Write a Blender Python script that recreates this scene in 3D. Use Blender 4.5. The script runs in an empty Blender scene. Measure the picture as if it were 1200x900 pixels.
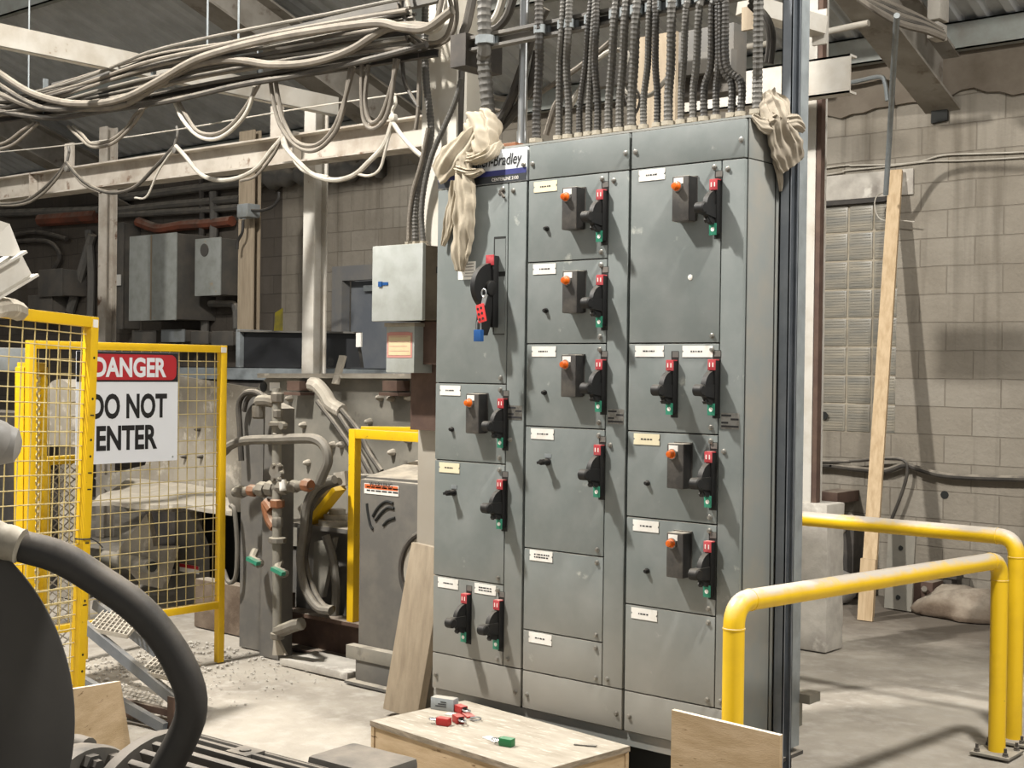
import bpy, bmesh, math, random
from mathutils import Vector, Matrix
random.seed(7)
SC = bpy.context.scene
COL = SC.collection
V = Vector

# ------------------------------------------------------------------ camera
FPX, PITCH, ROLL, YAW = 1582.85, -0.0104, 0.0126, -0.7076
CAM = V((4.0309, -4.2181, 1.64))
FW = V((math.sin(YAW)*math.cos(PITCH), math.cos(YAW)*math.cos(PITCH), math.sin(PITCH)))
RT0 = V((math.cos(YAW), -math.sin(YAW), 0)); UP0 = RT0.cross(FW)
RT = RT0*math.cos(ROLL) + UP0*math.sin(ROLL)
UP = UP0*math.cos(ROLL) - RT0*math.sin(ROLL)
cd = bpy.data.cameras.new('camera'); cam = bpy.data.objects.new('camera', cd); COL.objects.link(cam)
cd.sensor_width = 36.0; cd.lens = 36.0*FPX/1200.0; cd.clip_start = 0.05; cd.clip_end = 200
m3 = Matrix((RT, UP, -FW)).transposed()
cam.matrix_world = Matrix.Translation(CAM) @ m3.to_4x4()
SC.camera = cam

def W(px, py, x=None, y=None, z=None, d=None):
    """the point of the place seen at photo pixel (px,py) on the given plane / at the given distance"""
    r = FW*FPX + RT*(px-600) + UP*(450-py)
    if x is not None: t = (x-CAM.x)/r.x
    elif y is not None: t = (y-CAM.y)/r.y
    elif z is not None: t = (z-CAM.z)/r.z
    else: t = d/FPX
    return CAM + r*t

# ------------------------------------------------------------------ materials
def lin(c):
    if isinstance(c, str):
        c = [int(c[i:i+2], 16)/255 for i in (1, 3, 5)]
    return tuple(((v/12.92) if v <= 0.04045 else ((v+0.055)/1.055)**2.4) for v in c) + (1,)

DUST = '#b9b0a0'
def mat(name, col, rough=0.6, metal=0.0, col2=None, scale=6.0, lo=0.45, hi=0.7, dust=0.0, bump=0.0,
        bscale=60.0, stretch=None, rot=None, col3=None, lo3=0.62, hi3=0.68, scale3=14.0, dustcol=DUST, emit=0, detail=6, spec=0.4):
    m = bpy.data.materials.new(name); m.use_nodes = True
    nt = m.node_tree; N = nt.nodes; L = nt.links
    b = N['Principled BSDF']
    b.inputs['Roughness'].default_value = rough; b.inputs['Metallic'].default_value = metal
    b.inputs['Specular IOR Level'].default_value = spec
    tc = N.new('ShaderNodeTexCoord'); src = tc.outputs['Object']
    if stretch or rot:
        mp = N.new('ShaderNodeMapping'); L.new(src, mp.inputs['Vector'])
        if stretch: mp.inputs['Scale'].default_value = stretch
        if rot: mp.inputs['Rotation'].default_value = rot
        src = mp.outputs['Vector']
    out = None
    def noise(sc, det=detail, ro=0.6):
        n = N.new('ShaderNodeTexNoise'); n.inputs['Scale'].default_value = sc; n.inputs['Detail'].default_value = det
        n.inputs['Roughness'].default_value = ro; L.new(src, n.inputs['Vector']); return n.outputs['Fac']
    def ramp(f, a, c):
        r = N.new('ShaderNodeMapRange'); r.inputs['From Min'].default_value = a; r.inputs['From Max'].default_value = c
        L.new(f, r.inputs['Value']); return r.outputs['Result']
    def mix(f, a, c):
        x = N.new('ShaderNodeMix'); x.data_type = 'RGBA'
        if isinstance(f, float): x.inputs[0].default_value = f
        else: L.new(f, x.inputs[0])
        for i, v in ((6, a), (7, c)):
            if isinstance(v, tuple): x.inputs[i].default_value = v
            else: L.new(v, x.inputs[i])
        return x.outputs[2]
    cur = lin(col)
    if col2: cur = mix(ramp(noise(scale), lo, hi), cur, lin(col2))
    if col3: cur = mix(ramp(noise(scale3), lo3, hi3), cur, lin(col3))
    if dust:
        g = N.new('ShaderNodeNewGeometry'); s = N.new('ShaderNodeSeparateXYZ'); L.new(g.outputs['Normal'], s.inputs[0])
        f = ramp(s.outputs['Z'], 0.15, 0.9)
        mu = N.new('ShaderNodeMath'); mu.operation = 'MULTIPLY'; L.new(f, mu.inputs[0])
        L.new(ramp(noise(9.0), 0.25, 0.6), mu.inputs[1])
        m2 = N.new('ShaderNodeMath'); m2.operation = 'MULTIPLY'; L.new(mu.outputs[0], m2.inputs[0]); m2.inputs[1].default_value = dust
        cur = mix(m2.outputs[0], cur, lin(dustcol))
    if isinstance(cur, tuple): b.inputs['Base Color'].default_value = cur
    else: L.new(cur, b.inputs['Base Color'])
    if bump:
        bp = N.new('ShaderNodeBump'); bp.inputs['Strength'].default_value = bump; bp.inputs['Distance'].default_value = 0.01
        L.new(noise(bscale, 4), bp.inputs['Height']); L.new(bp.outputs['Normal'], b.inputs['Normal'])
    if emit:
        b.inputs['Emission Color'].default_value = lin(col); b.inputs['Emission Strength'].default_value = emit
    return m

def block_mat(name, c1, c2, mortar, stain, bw=0.406, rh=0.203):
    m = bpy.data.materials.new(name); m.use_nodes = True
    nt = m.node_tree; N = nt.nodes; L = nt.links; b = N['Principled BSDF']
    b.inputs['Roughness'].default_value = 0.92; b.inputs['Specular IOR Level'].default_value = 0.2
    tc = N.new('ShaderNodeTexCoord'); s = N.new('ShaderNodeSeparateXYZ'); L.new(tc.outputs['Object'], s.inputs[0])
    wob = N.new('ShaderNodeTexNoise'); wob.inputs['Scale'].default_value = 3.0; wob.inputs['Detail'].default_value = 5
    L.new(tc.outputs['Object'], wob.inputs['Vector'])
    c = N.new('ShaderNodeCombineXYZ'); a = N.new('ShaderNodeMath'); a.operation = 'ADD'
    L.new(s.outputs['X'], a.inputs[0]); L.new(s.outputs['Y'], a.inputs[1]); L.new(a.outputs[0], c.inputs[0])
    wz = N.new('ShaderNodeMath'); wz.operation = 'MULTIPLY_ADD'; L.new(wob.outputs['Fac'], wz.inputs[0]); wz.inputs[1].default_value = 0.02; L.new(s.outputs['Z'], wz.inputs[2])
    L.new(wz.outputs[0], c.inputs[1])
    br = N.new('ShaderNodeTexBrick'); L.new(c.outputs[0], br.inputs['Vector'])
    br.inputs['Color1'].default_value = lin(c1); br.inputs['Color2'].default_value = lin(c2); br.inputs['Mortar'].default_value = lin(mortar)
    br.inputs['Scale'].default_value = 1.0; br.inputs['Brick Width'].default_value = bw; br.inputs['Row Height'].default_value = rh
    br.inputs['Mortar Size'].default_value = 0.005; br.inputs['Mortar Smooth'].default_value = 0.4
    n = N.new('ShaderNodeTexNoise'); n.inputs['Scale'].default_value = 1.1; n.inputs['Detail'].default_value = 9; n.inputs['Roughness'].default_value = 0.68
    L.new(tc.outputs['Object'], n.inputs['Vector'])
    r = N.new('ShaderNodeMapRange'); r.inputs['From Min'].default_value = 0.42; r.inputs['From Max'].default_value = 0.72; L.new(n.outputs['Fac'], r.inputs['Value'])
    x = N.new('ShaderNodeMix'); x.data_type = 'RGBA'; L.new(r.outputs[0], x.inputs[0]); L.new(br.outputs['Color'], x.inputs[6]); x.inputs[7].default_value = lin(stain)
    mp = N.new('ShaderNodeMapping'); mp.inputs['Scale'].default_value = (7, 7, 0.5); L.new(tc.outputs['Object'], mp.inputs[0])
    n2 = N.new('ShaderNodeTexNoise'); n2.inputs['Scale'].default_value = 1.0; n2.inputs['Detail'].default_value = 5; L.new(mp.outputs[0], n2.inputs['Vector'])
    r2 = N.new('ShaderNodeMapRange'); r2.inputs['From Min'].default_value = 0.52; r2.inputs['From Max'].default_value = 0.85; L.new(n2.outputs['Fac'], r2.inputs['Value'])
    x2 = N.new('ShaderNodeMix'); x2.data_type = 'RGBA'; L.new(r2.outputs[0], x2.inputs[0]); L.new(x.outputs[2], x2.inputs[6]); x2.inputs[7].default_value = lin('#50493f')
    L.new(x2.outputs[2], b.inputs['Base Color'])
    n3 = N.new('ShaderNodeTexNoise'); n3.inputs['Scale'].default_value = 30; n3.inputs['Detail'].default_value = 6; L.new(tc.outputs['Object'], n3.inputs['Vector'])
    h = N.new('ShaderNodeMath'); h.operation = 'MULTIPLY_ADD'; L.new(br.outputs['Fac'], h.inputs[0]); h.inputs[1].default_value = -0.7
    h2 = N.new('ShaderNodeMath'); h2.operation = 'MULTIPLY'; L.new(n3.outputs['Fac'], h2.inputs[0]); h2.inputs[1].default_value = 0.5
    L.new(h2.outputs[0], h.inputs[2])
    bp = N.new('ShaderNodeBump'); bp.inputs['Strength'].default_value = 0.7; bp.inputs['Distance'].default_value = 0.02
    L.new(h.outputs[0], bp.inputs['Height']); L.new(bp.outputs[0], b.inputs['Normal'])
    return m

M = dict(
 mcc=mat('grey_cabinet_paint', '#6f7573', 0.42, 0, '#7f8381', 5, .4, .75, dust=.75, bump=.06, bscale=9, col3='#a5a79f', lo3=.66, hi3=.75, scale3=9),
 mcc_low=mat('dusty_cabinet_paint', '#7f8380', 0.55, 0, '#99938a', 4, .35, .7, dust=.75, bump=.06, bscale=9, stretch=(1, 1, 3)),
 mcc_side=mat('grey_side_paint', '#767a78', 0.5, 0, '#827f77', 5, .4, .7, dust=.75, bump=.05, bscale=9),
 gap=mat('dark_gap', '#20211f', 0.8),
 black=mat('black_plastic', '#121212', 0.6, 0, '#1f1d1b', 12, .5, .75, dust=.12),
 pilot=mat('dusty_black_plastic', '#3a3836', 0.5, 0, '#55514b', 16, .42, .7, dust=.9),
 pilotside=mat('black_plastic_side', '#222120', 0.45, 0, '#35322f', 10, .5, .8),
 orange=mat('orange_lens', '#d0641a', 0.25, 0, '#b84e10', 30, .4, .6, dust=.3),
 red=mat('red_label', '#a5343a', 0.5, 0, '#b8565a', 20, .5, .7, dust=.5),
 green=mat('green_label', '#2c7a61', 0.45, 0, '#3a8f74', 20, .5, .7, dust=.3),
 plate=mat('white_plate', '#e2dfd8', 0.5, 0, '#cfcabf', 20, .5, .8),
 cream=mat('cream_plate', '#ddd3b4', 0.5),
 ink=mat('dark_ink', '#2a2a2c', 0.6),
 chrome=mat('worn_chrome', '#9a9892', 0.35, .7, '#6c675e', 30, .4, .7, dust=.4),
 navy=mat('navy_stripe', '#34386e', 0.5), charcoal=mat('charcoal_stripe', '#33363a', 0.5), sticker=mat('pale_sticker', '#c3c8cd', 0.5, 0, '#d2d5d6', 8),
 galv=mat('galvanised_steel', '#8f9597', 0.45, .35, '#7b8081', 10, .4, .7, dust=.7),
 strut=mat('strut_channel_steel', '#70757b', 0.42, .4, '#868a8e', 8, .4, .8, dust=.5),
 white=mat('white_painted_steel', '#bdb9b0', 0.6, 0, '#a8a093', 5, .45, .72, dust=.5, col3='#7f6a54', lo3=.68, hi3=.74, scale3=10),
 rustw=mat('rusty_white_steel', '#b4ada2', 0.65, 0, '#978d80', 4, .42, .66, dust=.5, col3='#6b5443', lo3=.6, hi3=.7, scale3=7),
 rust=mat('rust_brown_steel', '#4d3b33', 0.75, 0, '#5f4c40', 9, .4, .7, dust=.5),
 dark=mat('dark_sooty_steel', '#3b3835', 0.75, 0, '#57514a', 5, .4, .7, dust=.6),
 grey=mat('dusty_grey_steel', '#76736a', 0.7, 0, '#878277', 5, .4, .7, dust=.9, col3='#5f5a52', lo3=.62, hi3=.72, scale3=6, bump=.1),
 greyd=mat('dusty_dark_grey_steel', '#5d5b57', 0.6, 0, '#6e6a63', 6, .4, .7, dust=.9),
 pale=mat('dust_covered_plate', '#a39c8f', 0.85, 0, '#8e877b', 5, .4, .7, dust=.8, bump=.2, col3='#c0b8aa', lo3=.56, hi3=.66, scale3=9),
 roof=mat('corrugated_roof_steel', '#c4c6c6', 0.55, .0, '#acaeac', 3, .4, .7),
 purlin=mat('grey_purlin_steel', '#989d98', 0.6, 0, '#85827a', 4, .4, .7),
 rafter=mat('sooty_rafter_steel', '#959087', 0.7, 0, '#777167', 3, .4, .66, col3='#63564a', lo3=.58, hi3=.7, scale3=5),
 yellow=mat('yellow_paint', '#dcb214', 0.45, 0, '#c9a01e', 6, .5, .75, dust=.55, dustcol='#c9bfa8', col3='#5a4a2c', lo3=.70, hi3=.74, scale3=18),
 yellowr=mat('yellow_rail_paint', '#e0b81c', 0.4, 0, '#d3ab1e', 5, .5, .75, dust=1.7, dustcol='#bcb3a6', col3='#77663a', lo3=.73, hi3=.77, scale3=16),
 wire=mat('yellow_wire', '#b9a977', 0.55, 0, '#ad985c', 20, .4, .7, dust=.6, dustcol='#c9c0ac'),
 wood=mat('weathered_timber', '#a0927d', 0.8, 0, '#8a7c69', 4, .35, .7, dust=.6, bump=.2, stretch=(8, 8, 1)),
 pine=mat('pine_timber', '#c2ab8a', 0.75, 0, '#ab9270', 4, .4, .7, bump=.15, stretch=(9, 9, .8), col3='#6e5034', lo3=.7, hi3=.74, scale3=5),
 ply=mat('plywood', '#b29c7e', 0.8, 0, '#97815f', 5, .35, .7, bump=.2, stretch=(1, 1, 5), col3='#6b5439', lo3=.64, hi3=.69, scale3=11, dust=1.0, dustcol='#d8cfbf'),
 plytop=mat('dusty_plywood_top', '#a49c8e', 0.85, 0, '#8f8677', 5, .4, .7, bump=.15, stretch=(1, 4, 1), col3='#b7b0a3', lo3=.55, hi3=.65, scale3=12),
 stain=mat('damp_floor_dirt', '#5a5147', 0.95, 0, '#7b7266', 3, .4, .66, bump=.5, bscale=18, col3='#8f877a', lo3=.58, hi3=.66, scale3=5),
 plyedge=mat('plywood_edge', '#8d8170', 0.8, 0, '#6f6556', 14, .4, .6, stretch=(1, 1, 6)),
 cable=mat('dusty_grey_cable', '#756e64', 0.75, 0, '#5e5850', 8, .4, .7, dust=.9, dustcol='#a09889'),
 cabled=mat('dark_cable', '#3a3733', 0.6, 0, '#524d46', 8, .4, .7, dust=.9, dustcol='#a89f90'),
 hoseg=mat('grey_hose', '#6b675f', 0.65, 0, '#59554e', 8, .4, .7, dust=.8, dustcol='#a39b8d'),
 manif=mat('dull_pipe_metal', '#6f6b63', 0.65, .1, '#5c554b', 12, .4, .7, dust=.9, dustcol='#aca492'),
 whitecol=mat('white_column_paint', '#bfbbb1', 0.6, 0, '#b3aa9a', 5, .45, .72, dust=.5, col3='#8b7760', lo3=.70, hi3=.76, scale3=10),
 cablew=mat('white_cable', '#b2ada2', 0.65, 0, '#989185', 8, .4, .7, dust=.7, dustcol='#c8c1b4'),
 flex=mat('flexible_metal_conduit', '#5b5955', 0.55, .1, '#474540', 10, .4, .7, dust=.45),
 flexd=mat('dark_flexible_conduit', '#353432', 0.5, 0, '#46423d', 10, .4, .7, dust=.4),
 fitting=mat('dusty_fitting', '#9a9384', 0.65, .1, '#7d776b', 14, .4, .7, dust=1.0),
 cloth=mat('cream_cloth', '#a69c8a', 0.95, 0, '#8f8573', 6, .4, .7, bump=.25, bscale=25, dust=.2, dustcol='#b8ae9b'),
 clothd=mat('soiled_cloth', '#978e7f', 0.95, 0, '#7a7164', 6, .4, .7, bump=.25, bscale=25),
 paintmark=mat('dull_yellow_mark', '#8f8426', 0.8, 0, '#6f6738', 6, .4, .6),
 rubber=mat('black_rubber', '#2b2a28', 0.6, 0, '#373431', 8, .4, .8, dust=.75, dustcol='#8b8276'),
 motor=mat('charcoal_motor_casting', '#524f4a', 0.65, 0, '#605b53', 8, .4, .7, dust=.8, dustcol='#8b8276', bump=.1),
 hub=mat('charcoal_smooth', '#3d3b38', 0.7, 0, '#474541', 3, .4, .7),
 blackbelt=mat('black_sheet', '#1d1e20', 0.5, 0, '#2a2b2d', 3, .4, .7, dust=.8, col3='#4c4a47', lo3=.66, hi3=.72, scale3=4),
 copper=mat('rusty_brass', '#8c5b3c', 0.6, .2, '#6a4a36', 14, .4, .7, dust=.8),
 blue=mat('blue_lock', '#1f4a80', 0.35), redlock=mat('red_lock', '#98211f', 0.45, 0, dust=.45, dustcol='#d8a59c'), redhasp=mat('red_hasp', '#d23a3a', 0.4),
 greenlock=mat('green_lock', '#1c6338', 0.4, 0, dust=.5, dustcol='#a9c7b0'), steel=mat('bright_steel', '#b9bbbb', 0.3, .8),
 signw=mat('white_sign', '#d5d8dd', 0.5), signr=mat('red_sign', '#a8272e', 0.45), signb=mat('black_sign', '#1c1c1e', 0.5),
 orangel=mat('orange_warning', '#d2693a', 0.5), paper=mat('yellowed_paper', '#c9b994', 0.8, 0, '#bba983', 10), pinkl=mat('faded_red_border', '#b9837a', 0.8),
 glassb=mat('grimy_glass_block', '#928b7c', 0.4, 0, '#77756d', 1.6, .35, .65, stretch=(2, 2, 14), spec=.6, dust=.3),
 mortar=mat('pale_mortar', '#a09786', 0.9, 0, '#857d70', 8),
 doorg=mat('grey_door_paint', '#686d74', 0.5, 0, '#787b7e', 4, .4, .7), doorf=mat('grey_frame_paint', '#737373', 0.55, 0, '#7d7a74', 6),
 boxg=mat('grey_enclosure_paint', '#8a8f91', 0.5, 0, '#73746f', 4, .45, .7, dust=.9),
 boxd=mat('sooty_enclosure_paint', '#55534f', 0.6, 0, '#676159', 5, .4, .7, dust=.9),
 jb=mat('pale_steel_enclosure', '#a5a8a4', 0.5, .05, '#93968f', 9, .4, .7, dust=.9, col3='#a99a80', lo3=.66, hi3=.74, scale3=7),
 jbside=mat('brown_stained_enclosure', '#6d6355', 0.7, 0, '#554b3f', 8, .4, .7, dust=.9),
 orangepipe=mat('orange_pipe', '#7d4733', 0.7, 0, '#54392e', 5, .4, .7, dust=.6),
 conc=mat('rough_concrete', '#bab5ab', 0.9, 0, '#98928a', 5, .4, .7, bump=.4, bscale=20, col3='#c9c5bb', lo3=.6, hi3=.68, scale3=6),
 plaster=mat('old_plaster', '#7a7165', 0.9, 0, '#655c50', 3, .4, .7, bump=.4, bscale=14),
 dirt=mat('brown_dirt', '#5f5144', 0.95, 0, '#7d6f60', 7, .4, .7, bump=.8, bscale=18, dust=.6),
 bag=mat('grey_plastic_bag', '#8e8b86', 0.5, 0, '#76726c', 8, .4, .7),
 rope=mat('white_string', '#c9c5bc', 0.7),
 lampw=mat('lamp_housing', '#6b6d6f', 0.5), lampe=mat('lamp_lens', '#fff1dc', 0.5, emit=8),
)
def low_tint(m, z0, z1, col):
    nt = m.node_tree; N = nt.nodes; L = nt.links; b = N['Principled BSDF']; src = b.inputs['Base Color'].links[0].from_socket
    tc = N.new('ShaderNodeTexCoord'); sp = N.new('ShaderNodeSeparateXYZ'); L.new(tc.outputs['Object'], sp.inputs[0])
    n = N.new('ShaderNodeTexNoise'); n.inputs['Scale'].default_value = 3; n.inputs['Detail'].default_value = 6; L.new(tc.outputs['Object'], n.inputs['Vector'])
    a = N.new('ShaderNodeMath'); a.operation = 'MULTIPLY_ADD'; L.new(n.outputs['Fac'], a.inputs[0]); a.inputs[1].default_value = .35; L.new(sp.outputs['Z'], a.inputs[2])
    r = N.new('ShaderNodeMapRange'); r.inputs['From Min'].default_value = z1; r.inputs['From Max'].default_value = z0; r.inputs['To Max'].default_value = .85; L.new(a.outputs[0], r.inputs['Value'])
    x = N.new('ShaderNodeMix'); x.data_type = 'RGBA'; L.new(r.outputs[0], x.inputs[0]); L.new(src, x.inputs[6]); x.inputs[7].default_value = lin(col); L.new(x.outputs[2], b.inputs['Base Color'])
low_tint(M['mcc'], .25, 1.0, '#948e84')  # beige dust settled low on the cabinet
low_tint(M['whitecol'], 1.3, 2.0, '#8f887c')  # column paint turns greyer towards the foot
M['darkish'] = block_mat('dark_block_wall', '#5c564f', '#544e47', '#443f3a', '#48433d')  # darker block tone for the left stretch of the rear wall
M['block'] = block_mat('grey_block_wall', '#918b80', '#888175', '#7b7469', '#766f64')

# floor: dusty concrete, sandy to the left, greyer to the right
def floor_mat():
    m = mat('dusty_concrete_floor', '#aaa397', 0.9, 0, '#8b847a', 1.6, .40, .72, bump=.6, bscale=22, col3='#b0aaa0', lo3=.48, hi3=.72, scale3=9, detail=12, spec=.12)
    # dark dirt trodden in along the right block wall, with a ragged edge
    nt = m.node_tree; N = nt.nodes; L = nt.links; b = N['Principled BSDF']; src = b.inputs['Base Color'].links[0].from_socket
    tc = N.new('ShaderNodeTexCoord'); sp = N.new('ShaderNodeSeparateXYZ'); L.new(tc.outputs['Object'], sp.inputs[0])
    n = N.new('ShaderNodeTexNoise'); n.inputs['Scale'].default_value = 1.3; n.inputs['Detail'].default_value = 10; n.inputs['Roughness'].default_value = .65; L.new(tc.outputs['Object'], n.inputs['Vector'])
    a = N.new('ShaderNodeMath'); a.operation = 'MULTIPLY_ADD'; L.new(n.outputs['Fac'], a.inputs[0]); a.inputs[1].default_value = 2.6; L.new(sp.outputs['Y'], a.inputs[2])
    r = N.new('ShaderNodeMapRange'); r.inputs['From Min'].default_value = 4.55; r.inputs['From Max'].default_value = 5.5; r.inputs['To Max'].default_value = .85; L.new(a.outputs[0], r.inputs['Value'])
    r2 = N.new('ShaderNodeMapRange'); r2.inputs['From Min'].default_value = -2.2; r2.inputs['From Max'].default_value = -1.0; L.new(sp.outputs['X'], r2.inputs['Value'])
    k = N.new('ShaderNodeMath'); k.operation = 'MULTIPLY'; L.new(r.outputs[0], k.inputs[0]); L.new(r2.outputs[0], k.inputs[1])
    x = N.new('ShaderNodeMix'); x.data_type = 'RGBA'; L.new(k.outputs[0], x.inputs[0]); L.new(src, x.inputs[6]); x.inputs[7].default_value = lin('#5b534a'); L.new(x.outputs[2], b.inputs['Base Color'])
    return m
M['floor'] = floor_mat()

# ------------------------------------------------------------------ mesh helpers (world coordinates)
def B(): return bmesh.new()
def box(bm, c, s, R=None, bev=0.0):
    c = V(c); hx, hy, hz = s[0]/2, s[1]/2, s[2]/2
    vs = []
    for a in (-hx, hx):
        for b_ in (-hy, hy):
            for e in (-hz, hz):
                p = V((a, b_, e)); p = (R @ p) if R else p
                vs.append(bm.verts.new(c+p))
    fs = []
    for q in ((0,1,3,2),(4,6,7,5),(0,4,5,1),(2,3,7,6),(0,2,6,4),(1,5,7,3)):
        fs.append(bm.faces.new([vs[i] for i in q]))
    if bev:
        es = {e for f in fs for e in f.edges}
        bmesh.ops.bevel(bm, geom=list(es), offset=bev, segments=2, affect='EDGES', profile=.6)
    return bm
def bx(bm, p0, p1, bev=0.0):
    p0, p1 = V(p0), V(p1)
    return box(bm, (p0+p1)/2, [abs(p1[i]-p0[i]) for i in range(3)], None, bev)
def frame(d, up=V((0,0,1))):
    d = d.normalized()
    if abs(d.dot(up)) > .995: up = V((0,1,0)) if abs(d.y) < .9 else V((1,0,0))
    s = up.cross(d).normalized(); u = d.cross(s).normalized()
    return s, u
def bar(bm, p0, p1, w, h, up=V((0,0,1)), bev=0.0):
    p0, p1 = V(p0), V(p1); d = p1-p0; s, u = frame(d, V(up))
    R = Matrix((d.normalized(), s, u)).transposed()
    return box(bm, (p0+p1)/2, (d.length, w, h), R, bev)
def spline(pts, n=8):
    P = [V(p) for p in pts]
    if len(P) < 3 or n <= 1: return P
    out = []
    Q = [P[0]*2-P[1]] + P + [P[-1]*2-P[-2]]
    for i in range(1, len(Q)-2):
        for k in range(n):
            t = k/n; a, b_, c, d = Q[i-1], Q[i], Q[i+1], Q[i+2]
            out.append(0.5*((2*b_)+(c-a)*t+(2*a-5*b_+4*c-d)*t*t+(3*b_-a-3*c+d)*t**3))
    out.append(P[-1]); return out
def resample(P, step):
    L = [0]
    for i in range(1, len(P)): L.append(L[-1]+(P[i]-P[i-1]).length)
    n = max(2, int(L[-1]/step)+1); out = []; j = 0
    for k in range(n):
        t = L[-1]*k/(n-1)
        while j < len(P)-2 and L[j+1] < t: j += 1
        f = (t-L[j])/max(1e-9, L[j+1]-L[j]); out.append(P[j].lerp(P[j+1], f))
    return out
def tube(bm, P, r, sides=8, rad=None, caps=True, shape=None):
    P = [V(p) for p in P]; rings = []; s = None
    for i, p in enumerate(P):
        t = (P[min(i+1, len(P)-1)]-P[max(i-1, 0)]).normalized()
        if s is None: s, u = frame(t)
        else:
            s = (s - t*s.dot(t)).normalized(); u = t.cross(s)
        rr = rad(i, len(P)) if rad else r
        ring = []
        for k in range(sides):
            a = 2*math.pi*k/sides; q = rr
            if shape:
                sx, sy = shape(i, len(P), a); ring.append(bm.verts.new(p+s*sx+u*sy)); continue
            ring.append(bm.verts.new(p+s*math.cos(a)*q+u*math.sin(a)*q))
        rings.append(ring)
    for a, b_ in zip(rings, rings[1:]):
        for k in range(sides):
            bm.faces.new((a[k], a[(k+1) % sides], b_[(k+1) % sides], b_[k]))
    if caps:
        bm.faces.new(rings[0][::-1]); bm.faces.new(rings[-1])
    return bm
def hose(bm, pts, r, sides=8, n=8): return tube(bm, spline(pts, n), r, sides)
def flex(bm, pts, r, pitch=0.016, amp=0.075, sides=9):
    P = resample(spline(pts, 10), pitch/3)
    return tube(bm, P, r, sides, rad=lambda i, n: r*(1+amp*(1, -.2, -1)[i % 3]))
def cyl(bm, p0, p1, r, r1=None, sides=16):
    r1 = r if r1 is None else r1
    return tube(bm, [p0, p1], r, sides, rad=lambda i, n: (r, r1)[i])
def lathe(bm, p0, ax, prof, sides=20):
    ax = V(ax).normalized(); p0 = V(p0)
    s, u = frame(ax); rings = []
    for (h, r) in prof:
        rings.append([bm.verts.new(p0+ax*h+(s*math.cos(2*math.pi*k/sides)+u*math.sin(2*math.pi*k/sides))*max(r, 1e-4)) for k in range(sides)])
    for a, b_ in zip(rings, rings[1:]):
        for k in range(sides): bm.faces.new((a[k], a[(k+1) % sides], b_[(k+1) % sides], b_[k]))
    bm.faces.new(rings[0][::-1]); bm.faces.new(rings[-1]); return bm
def prism(bm, pts, off):
    off = V(off); a = [bm.verts.new(V(p)) for p in pts]; c = [bm.verts.new(V(p)+off) for p in pts]; n = len(pts)
    bm.faces.new(a[::-1]); bm.faces.new(c)
    for i in range(n): bm.faces.new((a[i], a[(i+1) % n], c[(i+1) % n], c[i]))
    return bm
def ibeam(bm, p0, p1, h, w, tf=0.012, tw=0.009, up=V((0,0,1))):
    p0, p1 = V(p0), V(p1); s, u = frame(p1-p0, V(up))
    bar(bm, p0+u*(h/2-tf/2), p1+u*(h/2-tf/2), w, tf, u); bar(bm, p0-u*(h/2-tf/2), p1-u*(h/2-tf/2), w, tf, u)
    bar(bm, p0, p1, tw, h-2*tf, u); return bm
def channel(bm, p0, p1, h, w, t, up, open_side):
    """C section: web away from open_side"""
    p0, p1, up, o = V(p0), V(p1), V(up).normalized(), V(open_side).normalized()
    bar(bm, p0-o*(w/2-t/2), p1-o*(w/2-t/2), t, h, up)
    bar(bm, p0+up*(h/2-t/2), p1+up*(h/2-t/2), w, t, up); bar(bm, p0-up*(h/2-t/2), p1-up*(h/2-t/2), w, t, up); return bm
def text(bm, body, c, h, right, up, align='CENTER', bold=0.0, shear=0.0, xs=1.0, depth=0.0008):
    cu = bpy.data.curves.new('t', 'FONT'); cu.body = body; cu.size = 1; cu.align_x = align; cu.offset = bold; cu.shear = shear; cu.resolution_u = 4
    o = bpy.data.objects.new('t', cu); COL.objects.link(o); dg = bpy.context.evaluated_depsgraph_get(); dg.update()
    me = bpy.data.meshes.new_from_object(o.evaluated_get(dg)); right, up = V(right).normalized(), V(up).normalized(); nrm = right.cross(up)
    ys = [v.co.y for v in me.vertices]; k = h/0.73
    bmt = bmesh.new(); bmt.from_mesh(me)
    vm = [bm.verts.new(V(c)+right*(v.co.x*k*xs)+up*(v.co.y*k)+nrm*depth) for v in bmt.verts]
    bmt.verts.index_update()
    for f in bmt.faces:
        try: bm.faces.new([vm[v.index] for v in f.verts])
        except ValueError: pass
    bmt.free(); bpy.data.objects.remove(o); bpy.data.curves.remove(cu); bpy.data.meshes.remove(me); return bm

def tag(o, label, cat=None, group=None, kind=None):
    if label: o['label'] = label
    if cat: o['category'] = cat
    if group: o['group'] = group
    if kind: o['kind'] = kind
    return o
def origin_of(p):
    q = V((0, 0, 0))
    while p is not None: q = q + V(p.location); p = p.parent
    return q
def obj(name, bm, m, parent=None, origin=None, ang=0.6, fixn=True):
    """link bm (world coordinates) as one mesh object"""
    if fixn: bmesh.ops.recalc_face_normals(bm, faces=bm.faces)
    me = bpy.data.meshes.new(name)
    if parent is None and origin is None:
        if bm.verts:
            xs = [v.co.x for v in bm.verts]; ys = [v.co.y for v in bm.verts]; zs = [v.co.z for v in bm.verts]
            origin = V(((min(xs)+max(xs))/2, (min(ys)+max(ys))/2, min(zs)))
        else: origin = V((0, 0, 0))
    wo = origin_of(parent) if parent else V((0, 0, 0))
    if parent is not None: origin = wo
    bmesh.ops.translate(bm, verts=bm.verts, vec=-V(origin))
    bm.to_mesh(me); bm.free()
    mm = m if isinstance(m, (list, tuple)) else [m]
    for q in mm: me.materials.append(q)
    me.shade_smooth(); me.set_sharp_from_angle(angle=ang)
    o = bpy.data.objects.new(name, me); COL.objects.link(o)
    o.location = V(origin)-wo
    if parent: o.parent = parent
    return o
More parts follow.
